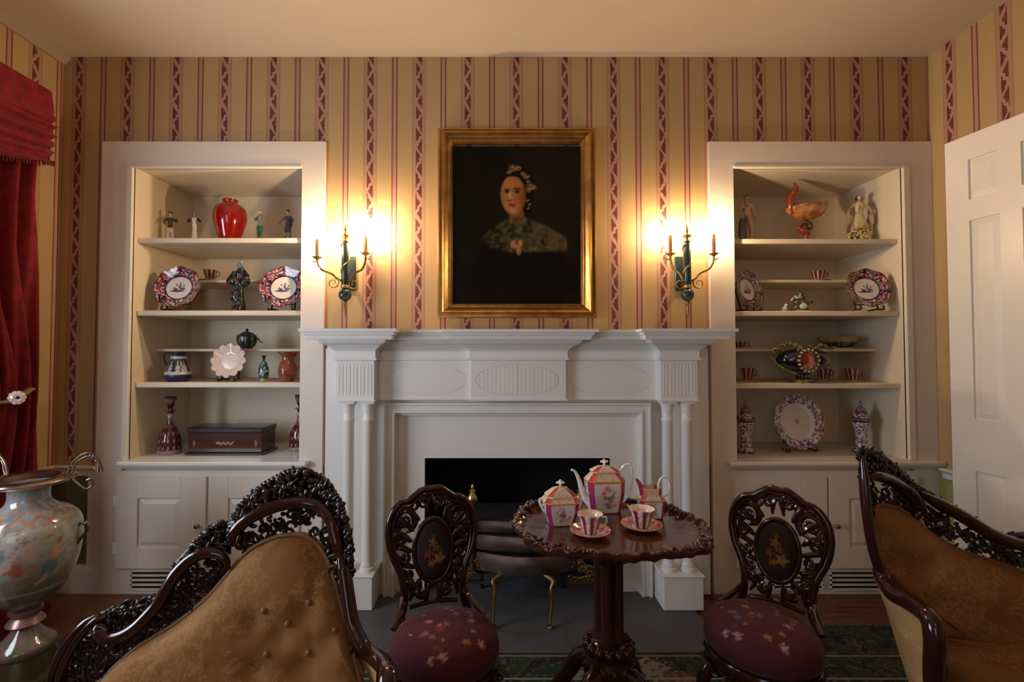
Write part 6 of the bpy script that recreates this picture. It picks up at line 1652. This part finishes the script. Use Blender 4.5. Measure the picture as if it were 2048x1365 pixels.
# navy centrepiece
Y = 2.675; b = base(1603, 1, 2, Y); s_ = Y / FPX; zz_ = lambda py: Z(py, Y) - SH[1, 2]; xx_ = lambda px: (px - 1603) * s_
r = thing('centrepiece', 'navy blue footed centrepiece with gilt leaf handles and painted medallion', 'bowl', b)
navy = mat('navy_glaze', (.004, .006, .020), .08, coat=1)
gilt = mat('gilt_glaze', (.40, .33, .12), .3, metal=.6, vary=(60, (.10, .11, .05)))
c = MB()
def body_(u, v):
    a = 2 * PI * u; t = PI * v
    return Vector((xx_(1604) + 52 * s_ * math.sin(t) ** .8 * math.cos(a), 30 * s_ * math.sin(t) ** .8 * math.sin(a), (zz_(697) + zz_(744)) / 2 + (zz_(697) - zz_(744)) / 2 * math.cos(t)))
c.surf(64, 26, body_, cu=True); part('body', c, navy, r, world=False, smooth=True)
c = MB(); c.lathe([(16 * s_, zz_(746)), (12 * s_, zz_(750)), (13 * s_, zz_(756)), (16 * s_, zz_(758))], 24, sy=.8); part('stem', c, navy, r, world=False)
c = MB(); c.lathe([(20 * s_, 0), (20 * s_, .006), (15 * s_, zz_(758))], 24, (0, 0, 0), sy=.8)
for q in range(12):
    a = 2 * PI * q / 12; c.ball((20 * s_ * math.cos(a), 16 * s_ * math.sin(a), .006), .008, .008, .006, 8, 6)
part('gilt_foot', c, gilt, r, world=False)
c = MB()
c.tube(smoothpts([(xx_(1560), -.05, zz_(700)), (xx_(1545), -.03, zz_(698)), (xx_(1536), -.01, zz_(706)), (xx_(1542), -.02, zz_(722)), (xx_(1556), -.05, zz_(738)), (xx_(1580), -.07, zz_(750))], 6), .0045, 8)
for q in range(26):
    t = q / 25; x = 1540 + 52 * t; y = 704 - 14 * math.sin(PI * t * .9)
    R = Matrix.Rotation(rg.uniform(0, 3), 3, 'Y'); c.ball((xx_(x), -.02 - .03 * t, zz_(y + rg.uniform(-3, 5))), .014, .007, .007, 8, 6, R)
part('gilt_leaf_handle', c, gilt, r, world=False); c = MB()
for q in range(18):
    t = q / 17; R = Matrix.Rotation(rg.uniform(0, 3), 3, 'Y'); c.ball((xx_(1615 + 48 * t), -.01, zz_(694 + 4 * math.sin(t * 9))), .013, .008, .006, 8, 6, R)
for q in range(0): c.ball((xx_(1546 + rg.uniform(-6, 8)), -.03, zz_(712 + rg.uniform(-8, 10))), .009, .007, .009, 8, 6)
part('gilt_leaf_handle', c, gilt, r, world=False)
c = MB(); mx, mz_ = X(1616, 600, Y - 31 * s_) - b.x, Z(722, Y - 31 * s_) - SH[1, 2]
def mc(u, v):
    a = 2 * PI * u; x, z = v * math.cos(a), v * math.sin(a)
    c_ = mixt(srgb(92, 38, 18), srgb(190, 120, 84), ell(x, z, .05, -.45, .7, .3, .6, .2)); c_ = mixt(c_, srgb(196, 130, 92), ell(x, z, .05, .1, .22, .5, .5, .6)); c_ = mixt(c_, srgb(150, 40, 26), ell(x, z, -.35, .1, .3, .5, .5, -.3)); return mixt(c_, srgb(90, 30, 20), max(0, n3(x * 3, z * 3)))
c.surf(40, 14, lambda u, v: Vector((mx + 18 * s_ * v * math.cos(2 * PI * u), -30 * s_ * 1.02 - .012 * (1 - v * v), mz_ + 21 * s_ * v * math.sin(2 * PI * u))), cu=True, col=mc); part('medallion', c, glaze, r, world=False, smooth=True, label='painted russet medallion')
c = MB()
for q in range(16):
    a = 2 * PI * q / 16; c.ball((mx + 19 * s_ * math.cos(a), -30 * s_ * 1.0, mz_ + 21 * s_ * math.sin(a)), .008, .012, .008, 8, 6)
part('medallion_rim', c, mat('pale_gilt', (.34, .28, .16), .4), r, world=False)
# long dish on the riser
Y = 2.84; b = base(1676, 1, 5, Y); s_ = Y / FPX; H = hgt(675, Y, 1, 5)
r = thing('oblong_dish', 'long low olive and gold dish on the riser behind the centrepiece', 'dish', b)
c = MB(); c.surf(60, 8, lambda u, v: Vector(((26 + 18 * v) * s_ * math.cos(2 * PI * u), (14 + 8 * v) * s_ * math.sin(2 * PI * u), .004 + (H - .004) * v + .003 * math.cos(2 * PI * u * 12) * v)), cu=True, col=lambda u, v: srgb(150, 128, 84) if v > .6 else mixt(srgb(44, 40, 30), srgb(100, 84, 50), max(0, n3(u * 60, v * 5) * 2)))
c.lathe([(.0002, .002), (28 * s_, .002), (28 * s_, .006), (.0002, .006)], 40, sy=.5); part('bowl', c, glaze, r, world=False, smooth=60)
# lidded jars
def jar(px, Y, label):
    b = base(px, 1, 3, Y); H = hgt(800, Y, 1, 3); w = pxr(18, Y)
    r = thing('lidded_jar', label, 'jar', b, 0, 'tall lidded red and blue jars')
    def jc(a, z, q):
        n_ = n3(a * 3, z * 55, 2); m_ = n3(a * 6, z * 110, 8); t = z / H
        c_ = srgb(204, 198, 196)
        if n_ > .17: c_ = srgb(112, 58, 50)
        if n_ < -.26: c_ = srgb(96, 92, 124)
        if m_ > .34: c_ = srgb(84, 50, 46)
        if t > .74 or .60 < t < .66: c_ = mixt(c_, srgb(100, 48, 42), .6)
        for tb_ in (.045, .13, .60, .66, .78): 
            if abs(t - tb_) < .012: c_ = srgb(90, 30, 28)
        return c_
    c = MB(); dn = resample(smoothpts([(.78, 0, 0), (.88, .02, 0), (.84, .06, 0), (.62, .10, 0), (.56, .16, 0), (.52, .30, 0), (.58, .42, 0), (.74, .52, 0), (.86, .57, 0), (.80, .60, 0), (.62, .62, 0)], 5), 70)
    c.lathe([(p.x * w, p.y * H) for p in dn], 48, col=jc); part('body', c, glaze, r, world=False, smooth=True)
    c = MB(); dn = resample(smoothpts([(.90, .615, 0), (1.0, .63, 0), (.86, .67, 0), (.66, .72, 0), (.58, .76, 0), (.50, .80, 0), (.30, .85, 0), (.14, .875, 0), (.18, .90, 0), (.16, .94, 0), (.02, 1.0, 0)], 5), 50)
    c.lathe([(p.x * w, p.y * H) for p in dn], 40, col=jc); part('lid', c, glaze, r, world=False, smooth=True)
jar(1488, 2.74, 'tall lidded red and white jar left of the large blue-rimmed plate')
jar(1717, 2.74, 'tall lidded red and white jar right of the large blue-rimmed plate')
